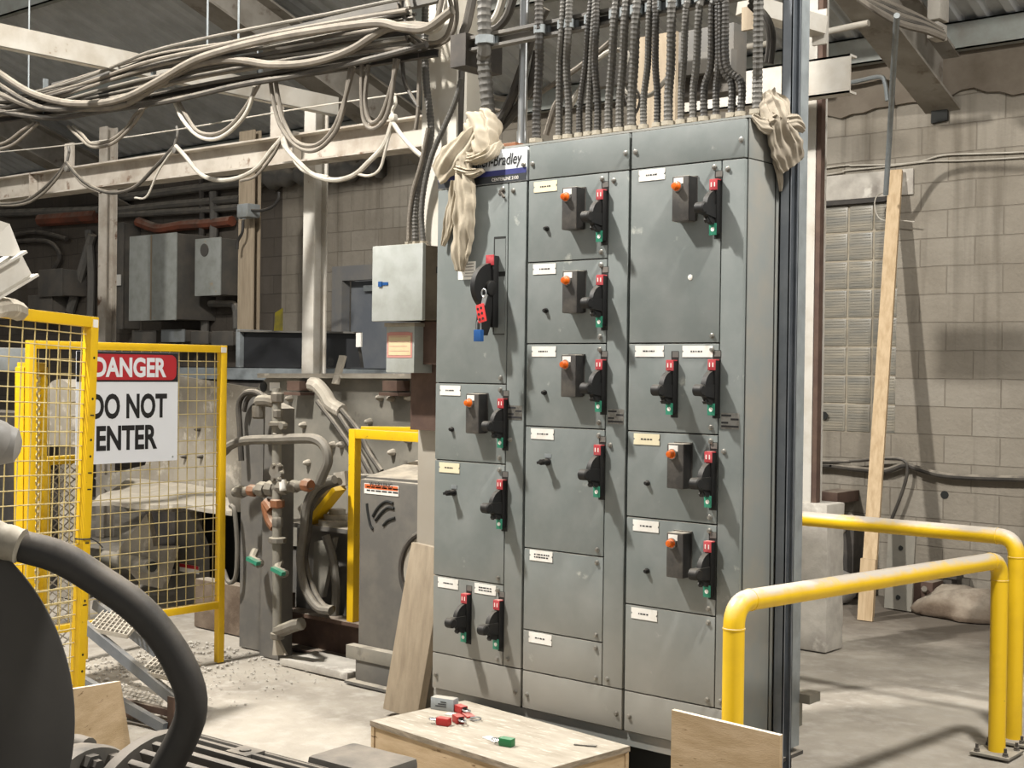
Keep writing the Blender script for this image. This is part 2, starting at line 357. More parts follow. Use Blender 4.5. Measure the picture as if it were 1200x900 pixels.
def thing(name, label, cat, loc, group=None):
    o = bpy.data.objects.new(name, None); COL.objects.link(o); o.location = V(loc); o.empty_display_size = .1
    return tag(o, label, cat, group)
def solo(name, bm, m, label, cat, group=None, ang=0.6):
    return tag(obj(name, bm, m, ang=ang), label, cat, group)
def struct(name, bm, m, parent=None, **k):
    o = obj(name, bm, m, parent, **k)
    if parent is None: o['kind'] = 'structure'
    return o
X, Y, Z = V((1,0,0)), V((0,1,0)), V((0,0,1))
def zq(px, py, y=0.0): return W(px, py, y=y).z
def xq(px, py, y=0.0): return W(px, py, y=y).x
# ================================================================== SETTING
MZ = 0.12
def roofz(y): return 4.16 + 0.364*(5.2-y)

# floor: uneven slab, one mesh
def build_floor():
    bm = B(); from mathutils import noise
    nx, ny = 150, 130; x0, x1, y0, y1 = -16.0, 9.0, -7.5, 6.0
    g = []
    for j in range(ny+1):
        row = []
        for i in range(nx+1):
            # finer in the near middle
            x = x0+(x1-x0)*i/nx; y = y0+(y1-y0)*j/ny
            h = (noise.noise(V((x*1.3, y*1.3, 0)))*0.5+noise.noise(V((x*4.1, y*4.1, 3)))*0.22)*0.012
            row.append(bm.verts.new((x, y, h-0.008)))
        g.append(row)
    for j in range(ny):
        for i in range(nx):
            bm.faces.new((g[j][i], g[j][i+1], g[j+1][i+1], g[j+1][i]))
    return struct('floor', bm, M['floor'], origin=V((0,0,0)))
build_floor()

# back wall: block wall with glass block window and a doorway
WY = 5.2
wx0, wx1, wz0, wz1 = -1.32, -0.30, 1.20, 2.93      # glass block opening
dx0, dx1, dz1 = -6.42, -5.1, 2.66                   # door opening
bm = B()
for (a, b_, c, d) in ((-7.3, dx0, -.02, 4.16), (dx0, dx1, dz1, 4.16), (dx1, wx0, -.02, 4.16), (wx0, wx1, -.02, wz0), (wx0, wx1, wz1, 4.16), (wx1, 9, -.02, 4.16)):
    bx(bm, (a, WY, c), (b_, WY+.25, d))
struct('wall_back', bm, M['block'], origin=V((0,0,0)))
bm = B(); bx(bm, (-16, WY, -.02), (-7.3, WY+.25, 4.16)); struct('wall_rear_left', bm, M['darkish'], origin=V((0,0,0)))
# rough plaster band under the roof on the right
bm = B(); from mathutils import noise as mnoise
rng = random.Random(3)
cols = 60; pts = []
for i in range(cols+1):
    x = -1.6+5.6*i/cols
    pts.append((x, 3.62+.10*mnoise.noise(V((x*2.1, 1, 0)))+.05*mnoise.noise(V((x*7, 2, 0)))))
prism(bm, [(x, WY-.03, z) for x, z in pts]+[(4.0, WY-.03, 4.14), (-1.6, WY-.03, 4.14)], (0, .03, 0))
struct('trim_1', bm, M['plaster'])
# glass block window
w = struct('window_1', bx(B(), (wx0, WY+.034, wz0), (wx1, WY+.2, wz1)), M['mortar'])
gb = 0.193; nrow = 8
ncol = 5
cw = (wx1-wx0)/ncol; rh = (wz1-wz0)/nrow
for r in range(nrow):
    for c in range(ncol):
        bmg = B(); a = V((wx0+cw*c+.007, WY+.025, wz0+rh*r+.007)); e = V((wx0+cw*(c+1)-.007, WY+.052, wz0+rh*(r+1)-.007))
        bx(bmg, a, e, .008)
        for k in range(9):
            zz = a.z+.02+(rh-.05)*k/8
            bar(bmg, (a.x+.015, WY+.0245, zz), (e.x-.015, WY+.0245, zz), .006, .007)
        obj('glass_block', bmg, M['glassb'], w)
bm = B(); bx(bm, (wx0-.01, WY-.015, wz1-.005), (wx1+.01, WY+.05, wz1+.03))
obj('lintel', bm, M['dark'], w)
bm = B(); bx(bm, (wx0-.1, WY-.02, wz1+.03), (wx1+.12, WY+.01, wz1+.22), .004); struct('trim_2', bm, M['conc'])
# door with frame
bm = B()
bx(bm, (dx0-.02, WY-.05, 0), (dx0+.13, WY+.06, dz1+.02)); bx(bm, (dx1-.13, WY-.05, 0), (dx1+.02, WY+.06, dz1+.02)); bx(bm, (dx0+.13, WY-.05, dz1-.13), (dx1-.13, WY+.06, dz1+.02))
d = struct('door_1', bm, M['doorf'])
obj('door_leaf', bx(B(), (dx0+.13, WY+.08, .02), (dx1-.13, WY+.13, dz1-.13)), M['doorg'], d)
obj('door_closer', bx(B(), (dx0+.36, WY+.03, dz1-.24), (dx0+.74, WY+.08, dz1-.18), .005), M['galv'], d)

# corrugated roof
def roof_sheet(name, x0, x1, y0, y1):
    bm = B(); pitch = 0.2; prof = ((0, 0), (.09, 0), (.115, .04), (.175, .04))
    xs = []; x = x0
    while x < x1:
        for dx_, h in prof: xs.append((x+dx_, h))
        x += pitch
    a = [bm.verts.new((xx, y0, roofz(y0)-h)) for xx, h in xs]; b_ = [bm.verts.new((xx, y1, roofz(y1)-h)) for xx, h in xs]
    for i in range(len(xs)-1): bm.faces.new((a[i], a[i+1], b_[i+1], b_[i]))
    return struct(name, bm, M['roof'], origin=V((0,0,0)))
roof_sheet('ceiling', -16, 9, -7.5, 5.5)
# purlins
for i, y in enumerate((5.12, 3.75, 2.4, 1.05, -.3, -1.7, -3.1, -4.5)):
    bm = B(); z = roofz(y)-.04-.105
    channel(bm, (-16, y, z), (9, y, z), .2, .07, .012, Z, Y)
    o = obj('roof_purlin', bm, M['purlin'])
    tag(o, ['grey roof purlin along the top of the block wall', 'second roof purlin out from the block wall', 'third roof purlin out from the block wall', 'fourth roof purlin out from the block wall',
            'roof purlin above the grey cabinet row', 'roof purlin second overhead from cabinet row', 'roof purlin third overhead from cabinet row', 'roof purlin nearest the camera overhead'][i], 'purlin', 'roof purlins')
# rafters sloping down to the wall
def rafter(x, lab, y0=-5.5, y1=5.3, h=.36, w=.26, drop=.25):
    bm = B(); s = V((0, 1, -.364)).normalized(); up = V((0, .364, 1)).normalized()
    z0 = roofz(y0)-drop-h/2; z1 = roofz(y1)-drop-h/2
    ibeam(bm, (x, y0, z0), (x, y1, z1), h, w, .02, .014, up)
    return solo('roof_rafter', bm, M['rafter'], lab, 'rafter', 'roof rafters')
rafter(.03, 'stained sloping steel rafter resting in block wall pocket at right')
rafter(-5.0, 'sooty sloping steel rafter behind hanging cable bundle at left')
rafter(-10.2, 'dark sloping steel rafter at far left behind tray')
# shell behind and beside the viewer
bm = B(); bx(bm, (-16.2, -7.5, 0), (-16, 5.2, 12)); struct('wall_left', bm, M['dark'], origin=V((-16,0,0)))
# ================================================================== MOTOR CONTROL CENTRE (front face y = 0)
ROW = {k: v+MZ for k, v in dict(b=.146, a=.302, c=.468, d=.634, e=.80, f=.968, g=1.131, h=1.294, i=1.461, j=1.627, k=1.955, l=2.288, t=2.437).items()}
SX = (0.0, .508, 1.016, 1.524); DW = .406; DEP = .387
mcc = thing('motor_control_center', 'tall grey three-section electrical motor control cabinet with rows of handles', 'electrical cabinet', (.762, .19, .09))
bm = B()
bx(bm, (.004, .004, ROW['b']), (1.520, .19, ROW['t']-.004)); bx(bm, (.004, .196, ROW['b']), (1.519, DEP, ROW['t']-.002))
obj('cabinet_body', bm, M['gap'], mcc)
bm = B(); bx(bm, (-.002, -.004, ROW['t']-.004), (1.526, DEP, ROW['t']+.004)); obj('top_plate', bm, M['mcc_low'], mcc)
for s, xs in ((1, 1.521), (-1, -.001)):
    for (a, b_) in ((.0, .188), (.199, DEP)):
        bm = B(); bx(bm, (xs-.001, a+.001, ROW['l']+.002), (xs+.003, b_, ROW['t']-.005), .0008); obj('side_panel', bm, M['mcc_side'], mcc)
        bm = B(); bx(bm, (xs-.001, a+.001, ROW['b']), (xs+.003, b_, ROW['l']-.002), .0008); obj('side_panel', bm, M['mcc_side'], mcc)
bm = B(); bx(bm, (.0, .0, .208), (1.524, DEP, ROW['b']-.004)); obj('base_channel', bm, M['mcc_low'], mcc)
for i, xx in enumerate((.03, 1.50)):
    bm = B(); ibeam(bm, (xx, .02, .104), (xx, DEP+.02, .104), .208, .11, .014, .012); obj('support_foot', bm, M['dark'], mcc)
bm = B(); bx(bm, (.06, .05, 0), (1.46, .34, .207)); obj('gap_shade_box', bm, M['gap'], mcc)  # black box added as painted shade in the gap under the cabinet
q = W(957, 812, y=.44); bm = B(); bx(bm, (1.38, DEP-.002, q.z-.035), (q.x, .47, q.z)); bx(bm, (1.38, DEP+.01, q.z-.14), (q.x-.07, .46, q.z-.035)); obj('mounting_bracket', bm, M['grey'], mcc)

def screw(bm, x, z, r=.008):
    lathe(bm, (x, -.0165, z), -Y, ((0, r*1.25), (.003, r*1.25), (.004, r), (.010, r*.85), (.011, r*.3)), 10)
def panel(name, x0, x1, z0, z1, m, parent=mcc, th=.017, g=.0025, lift=0.0):
    bm = B(); bx(bm, (x0+g, -th-lift, z0+g), (x1-g, .003, z1-g), .0022); return obj(name, bm, m, parent)
def screws(parent, pts):
    for x, z in pts:
        bm = B(); screw(bm, x, z); obj('screw', bm, M['chrome'], parent)
def nameplate(parent, x, z, w=.118, h=.042, m='plate', marks=1, name='nameplate'):
    bm = B(); y = -.0175; n = .006
    prism(bm, [(x, y, z), (x+w, y, z), (x+w, y, z+h*.38), (x+w-n, y, z+h*.5), (x+w, y, z+h*.62), (x+w, y, z+h), (x, y, z+h), (x, y, z+h*.62), (x+n, y, z+h*.5), (x, y, z+h*.38)], (0, -.002, 0))
    obj(name, bm, M[m], parent)
    bm = B(); rr = random.Random(int(x*977+z*313))
    cx = x+w*.3; 
    for k in range(marks):
        zz = z+h*(.5 if marks == 1 else .62-.26*k); xx = x+w*(.28 if marks == 1 else .2)
        while xx < x+w*(.68 if marks == 1 else .8):
            l = rr.uniform(.004, .012); bx(bm, (xx, y-.0026, zz-.0028), (xx+l, y-.002, zz+.0028)); xx += l+rr.uniform(.002, .005)
    obj('faded_lettering', bm, M['ink'], parent)
def pilot(parent, x, z, w=.078, h=.172, p=.058):
    """pushbutton station: x,z = front lower left corner"""
    y0 = -.017; bm = B()
    prism(bm, [(x, y0, z+.008), (x+w, y0, z+.008), (x+w, y0, z+h), (x, y0, z+h)], (0, -.006, 0))
    bx(bm, (x+.003, y0-p, z+.003), (x+w-.003, y0-.004, z+h-.003), .006); obj('pilot_box', bm, M['pilot'], parent)
    bm = B(); bx(bm, (x+w-.0035, y0-p+.004, z+.006), (x+w-.001, y0-.006, z+h-.006)); obj('pilot_box_side', bm, M['pilotside'], parent)
    bm = B(); bx(bm, (x+.012, y0-p-.0015, z+h-.032), (x+w-.026, y0-p+.001, z+h-.010)); obj('legend_plate', bm, M['plate'], parent)
    bm = B(); c = (x+w*.36, y0-p, z+h-.042); lathe(bm, c, -Y, ((0, .017), (.008, .017), (.009, .0145), (.022, .0135), (.027, .011), (.029, .004)), 16); obj('pilot_light', bm, M['orange'], parent)
    bm = B(); lathe(bm, (c[0], y0-p, c[2]), -Y, ((0, .0195), (.005, .0195), (.0055, .016)), 16); obj('light_bezel', bm, M['chrome'], parent)
def knob(parent, x, z, big=False):
    bm = B()
    if big:
        lathe(bm, (x, -.017, z), -Y, ((0, .016), (.006, .016), (.007, .012), (.045, .012), (.047, .008)), 14); bar(bm, (x-.016, -.062, z-.004), (x+.016, -.062, z+.008), .012, .010)
        obj('selector_knob', bm, M['black'], parent)
        bm = B(); bx(bm, (x-.016, -.0185, z+.016), (x+.018, -.017, z+.032)); obj('legend_plate', bm, M['galv'], parent)
    else:
        lathe(bm, (x, -.017, z), -Y, ((0, .011), (.004, .011), (.005, .008), (.014, .0085), (.018, .006)), 12); obj('reset_button', bm, M['black'], parent)
def handle(parent, x, z, open_=True):
    """disconnect: x,z = centre of the cam; lever stands straight out"""
    y0 = -.017; w = .030
    bm = B(); bx(bm, (x-.006, y0-.001, z-.112), (x+.026, y0+.0005, z+.135)); obj('switch_slot', bm, M['gap'], parent)
    bm = B(); bx(bm, (x-.001, y0-.0025, z+.112), (x+.0255, y0-.0005, z+.133)); obj('slot_shutter', bm, M['greyd'], parent)
    bm = B(); bx(bm, (x-.008, y0-.024, z-.096), (x+.020, y0-.0005, z+.100), .003); obj('switch_housing', bm, M['black'], parent)
    bm = B(); bx(bm, (x-.011, y0-.029, z+.062), (x+.021, y0-.0255, z+.101), .001); bx(bm, (x-.011, y0-.027, z+.098), (x+.021, y0-.002, z+.102)); obj('on_label', bm, M['red'], parent)
    bm = B()
    for q in (-.004, .003): bx(bm, (x+.005+q*2-.002, y0-.0296, z+.074), (x+.005+q*2+.002, y0-.029, z+.090))
    obj('on_mark', bm, M['plate'], parent)
    bm = B(); bx(bm, (x-.010, y0-.029, z-.101), (x+.020, y0-.0255, z-.058), .001); obj('off_label', bm, M['green'], parent)
    bm = B(); lathe(bm, (x+.005, y0-.029, z-.080), -Y, ((0, .008), (.0006, .008)), 12); obj('off_mark', bm, M['plate'], parent)
    # quarter cam disc in the y-z plane and the lever
    bm = B(); pts = []
    for k in range(13):
        a = math.radians(-85+175*k/12); pts.append((x-.008, y0-.018-.062*math.cos(a), z-.002+.062*math.sin(a)))
    prism(bm, pts, (.020, 0, 0)); obj('cam_disc', bm, M['black'], parent)
    bm = B()
    prism(bm, [(x-.010, y0-.018, z-.040), (x-.010, y0-.018, z+.010), (x-.010, y0-.10, z+.010), (x-.010, y0-.116, z+.006), (x-.010, y0-.122, z-.012), (x-.010, y0-.114, z-.030), (x-.010, y0-.092, z-.030)], (.026, 0, 0))
    lathe(bm, (x-.016, y0-.105, z-.010), X, ((0, .016), (.003, .021), (.034, .021), (.038, .016)), 16)
    prism(bm, [(x-.004, y0-.050, z-.018), (x-.004, y0-.075, z-.050), (x-.004, y0-.066, z-.060), (x-.004, y0-.030, z-.034)], (.014, 0, 0))
    obj('operating_handle', bm, M['black'], parent)

def section(n, doors):
    x0 = SX[n]
    for (top, bot, fn) in doors:
        ajar = .010 if (n == 1 and top in ('l', 'h')) else 0.0
        d = panel('unit_door', x0+.004, x0+DW, ROW[bot], ROW[top], M['mcc'], lift=0)
        xs = x0+DW-.030
        screws(d, [(xs, ROW[top]-.024), (xs, ROW[bot]+.026)])
        fn(d, x0)
    wd = panel('wireway_door', x0+DW, x0+.504, ROW['a'], ROW['l'], M['mcc'])
    screws(wd, [(x0+DW+.026, ROW['l']-.035), (x0+DW+.026, 1.235+MZ), (x0+DW+.026, ROW['a']+.03)])
    # rating plate with bands
    bm = B(); zz = 1.335+MZ-.018; bx(bm, (x0+DW+.012, -.0185, zz), (x0+.494, -.0172, zz+.058)); obj('rating_plate', bm, M['chrome'], wd)
    bm = B()
    for k, (a, b_) in enumerate(((.0, 1), (.0, .45), (.5, 1), (.0, .6))):
        bx(bm, (x0+DW+.014+.078*a, -.0192, zz+.006+.013*k), (x0+DW+.014+.078*b_-.006, -.0186, zz+.013+.013*k))
    obj('plate_printing', bm, M['ink'], wd)
    bp = panel('bottom_panel', x0+.004, x0+.504, ROW['b'], ROW['a'], M['mcc']); screws(bp, [(x0+.03, ROW['b']+.06), (x0+.478, ROW['b']+.06)])

def PX(px, py): return W(px, py, y=-.017)
def NP(d, px, py, **k):
    p = PX(px, py); nameplate(d, p.x, p.z, **k)
def PB(d, px, py):
    p = W(px, py, y=-.075); pilot(d, p.x, p.z)
def HD(d, px, py):
    p = W(px, py, y=-.04); handle(d, p.x, p.z)
def KB(d, px, py, big=False):
    p = PX(px, py); knob(d, p.x, p.z, big)
# ---- section 1
def s1d1(d, x0):
    # large handle, thrown down
    p = W(573, 338, y=-.05); x, z = p.x, p.z; y0 = -.017
    bm = B(); bx(bm, (x-.004, y0-.001, z-.19), (x+.06, y0+.0005, z+.215)); obj('switch_slot', bm, M['gap'], d)
    bm = B(); bx(bm, (x+.003, y0-.002, z+.07), (x+.06, y0-.0005, z+.205)); bx(bm, (x+.003, y0-.002, z-.186), (x+.06, y0-.0005, z+.05)); obj('slot_shutter', bm, M['mcc'], d)
    bm = B(); bx(bm, (x-.014, y0-.034, z-.16), (x+.026, y0-.0005, z+.135), .003); obj('switch_housing', bm, M['black'], d)
    bm = B(); bx(bm, (x-.015, y0-.038, z+.095), (x+.027, y0-.0335, z+.138), .001); obj('on_label', bm, M['red'], d)
    bm = B(); pts = [(x-.012, y0-.02-.115*math.cos(math.radians(a)), z+.005+.10*math.sin(math.radians(a))) for a in range(-88, 92, 11)]
    prism(bm, pts, (.024, 0, 0)); obj('cam_disc', bm, M['black'], d)
    bm = B(); lathe(bm, (x-.02, y0-.040, z+.0), X, ((0, .028), (.004, .032), (.045, .032), (.048, .026)), 18)
    prism(bm, [(x-.014, y0-.020, z+.012), (x-.014, y0-.068, z+.004), (x-.014, y0-.098, z-.155), (x-.014, y0-.092, z-.19), (x-.014, y0-.060, z-.195), (x-.014, y0-.045, z-.16)], (.034, 0, 0))
    obj('operating_handle', bm, M['black'], d)
    p = PX(537, 328); bm = B(); bx(bm, (p.x, -.0182, p.z), (p.x+.098, -.017, p.z+.075)); obj('paper_label', bm, M['plate'], d)
    bm = B()
    for k in range(5): bx(bm, (p.x+.035+.005*(k % 2), -.0186, p.z+.012+.013*k), (p.x+.088, -.0182, p.z+.0145+.013*k))
    obj('label_printing', bm, M['ink'], d)
    # scraped latch remains
    p = PX(589, 226); bm = B(); bar(bm, (p.x-.012, -.019, p.z+.01), (p.x+.012, -.022, p.z-.02), .012, .008); bar(bm, (p.x-.02, -.019, p.z-.004), (p.x+.014, -.019, p.z+.008), .004, .008); obj('latch', bm, M['dark'], d)
def s1d2(d, x0): NP(d, 516, 463); PB(d, 544.5, 508.5); HD(d, 586, 496); KB(d, 530, 503)
def s1d3(d, x0): NP(d, 515, 553, m='cream'); HD(d, 585, 591); KB(d, 532, 577, True)
def s1d4(d, x0): NP(d, 513.5, 687.5); NP(d, 556.5, 694.5, marks=2); HD(d, 543, 724); HD(d, 581, 732)
section(0, (('l', 'i', s1d1), ('i', 'g', s1d2), ('g', 'd', s1d3), ('d', 'a', s1d4)))
# ---- section 2
def s2d1(d, x0): NP(d, 626, 226, m='cream'); PB(d, 657, 270.5); HD(d, 702, 253); KB(d, 641, 268)
def s2d2(d, x0): NP(d, 625, 322); PB(d, 657.5, 368); HD(d, 702, 353); KB(d, 640, 364)
def s2d3(d, x0): NP(d, 623.5, 418, marks=1, w=.125); PB(d, 656, 466); HD(d, 701, 452); KB(d, 638.5, 460)
def s2d4(d, x0): NP(d, 622.5, 514); HD(d, 699, 552); KB(d, 642, 541, True)
def s2d5(d, x0): NP(d, 621, 656, marks=2)
def s2d6(d, x0): NP(d, 620, 752)
section(1, (('l', 'k', s2d1), ('k', 'j', s2d2), ('j', 'h', s2d3), ('h', 'e', s2d4), ('e', 'c', s2d5), ('c', 'a', s2d6)))
# ---- section 3
def s3d1(d, x0):
    NP(d, 749, 213); PB(d, 786, 261); HD(d, 835, 243)
    p = PX(809, 325); bm = B(); lathe(bm, (p.x, -.017, p.z), -Y, ((0, .011), (.002, .010), (.004, .003)), 9); obj('paint_chip', bm, M['plate'], d)
def s3d2(d, x0): NP(d, 744.5, 418, w=.13); NP(d, 800, 418.5, w=.13); HD(d, 784, 454); HD(d, 833, 454)
def s3d3(d, x0): NP(d, 743, 520.5, m='cream'); PB(d, 780, 573); HD(d, 829, 562); KB(d, 759, 566)
def s3d4(d, x0): NP(d, 742, 621.5); PB(d, 779.5, 677); HD(d, 828, 667); KB(d, 758.5, 669)
def s3d5(d, x0): NP(d, 740, 724)
section(2, (('l', 'j', s3d1), ('j', 'h', s3d2), ('h', 'f', s3d3), ('f', 'd', s3d4), ('d', 'a', s3d5)))
# top panels
for n in (1, 2):
    tp = panel('top_panel', SX[n]+.004, SX[n]+.504, ROW['l'], ROW['t']-.006, M['mcc'])
    screws(tp, [(SX[n]+.024, ROW['l']+.065), (SX[n]+.486, ROW['l']+.065)])
tp = panel('brand_panel', .004, .504, ROW['l'], ROW['t']-.006, M['sticker'])
bm = B(); bx(bm, (.007, -.0185, ROW['l']+.034), (.501, -.0172, ROW['l']+.056)); obj('navy_stripe', bm, M['navy'], tp)
bm = B(); bx(bm, (.007, -.0185, ROW['l']+.004), (.501, -.0172, ROW['l']+.0338)); obj('charcoal_stripe', bm, M['charcoal'], tp)
bm = B(); text(bm, 'Allen-Bradley', (.470, -.0176, ROW['l']+.075), .049, X, Z, 'RIGHT', .012, .22, .74); obj('brand_lettering', bm, M['ink'], tp, fixn=False)
bm = B(); text(bm, 'CENTERLINE 2100', (.46, -.0188, ROW['l']+.0115), .014, X, Z, 'RIGHT', .012, 0, .95); obj('model_lettering', bm, M['plate'], tp, fixn=False)
screws(tp, [(.486, ROW['l']+.066)])

# ---- lock-out hasp and padlock on the large handle
p = W(567, 352, y=-.155); x, y, z = p
t = thing('lockout_hasp', 'red and silver lockout hasp hanging from the large main handle', 'lockout hasp', (x, y, z-.07))
bm = B(); P = [V((x, y, z+.03))+V((.012*math.cos(a), 0, .016*math.sin(a))) for a in [k*math.pi/8 for k in range(17)]]
tube(bm, P, .003, 6, caps=False); prism(bm, [(x-.006, y, z+.022), (x+.018, y, z+.022), (x+.004, y, z-.02), (x-.016, y, z-.02)], (0, .004, 0)); obj('jaw', bm, M['steel'], t)
bm = B(); R = Matrix.Rotation(math.radians(-14), 3, 'Y')
box(bm, (x-.010, y-.004, z-.052), (.040, .010, .075), R, .004); obj('hasp_body', bm, M['redhasp'], t)
bm = B()
for i in (-.009, .009):
    for j in (-.024, -.002, .020):
        q = V((x-.010, y-.0095, z-.052))+R @ V((i, 0, j)); lathe(bm, q, -Y, ((0, .006), (.0008, .006)), 10)
obj('hole', bm, M['gap'], t)
p2 = V((x-.022, y-.004, z-.138))
t = thing('padlock', 'blue safety padlock hanging from the red lockout hasp', 'padlock', p2-V((0, 0, .025)))
bm = B(); bx(bm, p2-V((.019, .011, .028)), p2+V((.019, .011, .020)), .004); obj('lock_body', bm, M['blue'], t)
bm = B(); tube(bm, spline([p2+V(q) for q in ((-.011, 0, .018), (-.011, 0, .042), (-.006, 0, .054), (.006, 0, .054), (.011, 0, .042), (.011, 0, .018))], 5), .0032, 8); obj('shackle', bm, M['steel'], t)
# ================================================================== OVERHEAD: column, beams, tray, cables, conduits
ORD = ['first', 'second', 'third', 'fourth', 'fifth', 'sixth', 'seventh', 'eighth', 'ninth', 'tenth', 'eleventh', 'twelfth', 'thirteenth', 'fourteenth', 'fifteenth', 'sixteenth', 'seventeenth', 'eighteenth', 'nineteenth', 'twentieth', 'twenty-first', 'twenty-second']
TZ = ROW['t']+.004
# main white column beside the cabinet
cx0, cx1 = -.525, -.30
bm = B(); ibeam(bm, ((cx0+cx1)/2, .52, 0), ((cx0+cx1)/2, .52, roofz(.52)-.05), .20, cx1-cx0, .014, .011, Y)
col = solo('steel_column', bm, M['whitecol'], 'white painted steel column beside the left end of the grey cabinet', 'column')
# long white beam on the left
bm = B(); ibeam(bm, (-9.5, 1.7, 3.135), (-1.2, 1.7, 3.075), .19, .16, .012, .01)
for q in (-2.9, -6.2): bx(bm, (q, 1.62, 3.0), (q+.012, 1.69, 3.2))
solo('white_beam', bm, M['rustw'], 'long rust-spotted white beam across the left below the cable tray', 'beam')
# beam running towards the viewer, upper left
bm = B(); channel(bm, (-2.80, -1.6, 3.40), (-2.83, 1.93, 3.40), .12, .07, .012, Z, -X)
solo('channel_beam', bm, M['white'], 'short white channel beam at upper left running back to the post', 'beam')
# white post behind long beam, and dim posts further back
def post(px0, px1, ytop, y, name, m, lab, top=None, h=.12, bot=0.0):
    a = W(px0, 300, y=y); b_ = W(px1, 300, y=y)
    bm = B(); zt = top if top else W(px0, ytop, y=y).z
    ibeam(bm, ((a.x+b_.x)/2, y+h/2, bot), ((a.x+b_.x)/2, y+h/2, zt), h, b_.x-a.x, .012, .01, Y)
    return solo(name, bm, m, lab, 'post')
post(355, 368, 85, 1.96, 'steel_post', M['white'], 'white steel post standing behind the long white beam', top=3.48)
post(115, 124, 0, 3.0, 'steel_post', M['rustw'], 'rust-stained white post at far left behind the yellow gates', top=3.9)
post(279, 297, 0, 3.6, 'steel_post', M['wood'], 'brown grimy post carrying the small grey switch box', top=3.8, h=.08)
bm = B(); a = W(0, 60, y=.9); bx(bm, (a.x+.05, .84, W(0, 112, y=.9).z), (a.x+.14, .96, 3.52)); solo('hanger_bracket', bm, M['white'], 'white steel hanger at the left edge under the channel beam', 'bracket')
# stubs hung above long beam
for px, lab in ((84, 'small rusty hanger plate on the long white beam, left one'), (327, 'small rusty hanger plate on the long white beam, beside the white post')):
    a = W(px, 190, y=1.75); bm = B(); bx(bm, (a.x-.06, 1.72, 3.18), (a.x+.06, 1.74, 3.42)); bx(bm, (a.x-.06, 1.74, 3.18), (a.x-.05, 1.80, 3.42)); solo('hanger_plate', bm, M['rustw'], lab, 'bracket')

# vertical cable tray
ty = .28
def tz(x): return 3.10+(-.42-x)*.031
t = thing('cable_tray', 'dusty overhead cable tray carrying the thick cable bundle at left', 'cable tray', (-2.4, ty, 3.10))
bm = B(); channel(bm, (-5.4, ty, tz(-5.4)), (-.30, ty, tz(-.30)), .035, .03, .004, Z, -Y); obj('lower_rail', bm, M['dark'], t)
bm = B(); bar(bm, (-3.6, ty+.02, tz(-3.6)+.16), (-.30, ty+.02, tz(-.3)+.26), .035, .045); obj('upper_rail', bm, M['greyd'], t)
for k, x in enumerate((-4.9, -3.7, -2.55, -1.6, -.75)):
    bm = B(); bar(bm, (x, ty+.02, tz(x)), (x, ty+.02, tz(x)+.22), .012, .03); obj('rung', bm, M['galv'], t)
for x in (-2.05, -1.78, -3.9):
    bm = B(); cyl(bm, (x, ty+.02, tz(x)+.18), (x, ty+.02, roofz(ty)-.06), .006, sides=6); obj('threaded_rod', bm, M['galv'], t)
# cables in the bundle
rng = random.Random(11)
def tcab(pts, r, m, group='cables in the overhead tray', lab=None, cat='cable', name='tray_cable', n=8):
    bm = B(); hose(bm, pts, r, 8, n)
    return solo(name, bm, M[m], lab, cat, group)
NC = 15
for k in range(NC):
    f = k/(NC-1); pts = []; ph = rng.uniform(0, 6.28); dy = rng.uniform(-.07, -.02)
    for j in range(11):
        x = -5.4+(5.0)*j/10
        sp = .215*min(1, max(.35, (x+4.6)/2.2)) if x > -4.2 else .12
        z = tz(x)+.012+sp*f+.016*math.sin(ph+x*1.7)+rng.uniform(-.006, .006)
        if x < -3.6: z += .06*((-3.6-x)/1.0)*(f-.3)
        pts.append((x, ty+dy+.016*math.sin(ph+x*2.3)-.028*(k % 3), z))
    tcab(pts, rng.choice((.009, .011, .013, .010)), 'cable' if k % 5 in (1, 3) else ('cabled' if k % 5 != 4 else 'hoseg'), lab='dusty thin cable lying in the bundle on the overhead tray')
def pts_y(L, y): return [W(a, b_, y=y) for a, b_ in L]
tcab(pts_y([(-30, 66), (0, 86), (35, 108), (75, 120), (115, 121), (150, 113), (185, 95), (225, 72), (262, 59), (310, 47), (370, 36), (440, 27), (470, 32), (500, 33), (530, 12)], .14), .021, 'cable', None, 'thick pale cable drooping in front of the cable bundle, upper one', n=10)
tcab(pts_y([(-30, 100), (5, 112), (40, 125), (80, 127)] + [(140, 124), (180, 103), (225, 78), (270, 70), (320, 76), (365, 73), (410, 59), (450, 35), (480, 30), (505, 32)], .17), .020, 'cable', None, 'thick pale cable curving along lower front of the cable bundle', n=10)
tcab(pts_y([(-30, 118), (0, 130), (35, 136), (70, 138), (120, 130), (200, 118), (280, 100), (350, 88), (440, 68), (500, 52)], .20), .016, 'cabled', None, 'dark cable lying along the bottom edge of the cable tray', n=10)
tcab(pts_y([(-30, 82), (0, 100), (30, 118), (60, 128), (110, 124), (150, 118)], .16), .018, 'cabled', None, 'dark cable bunched at the left end of the tray', n=10)
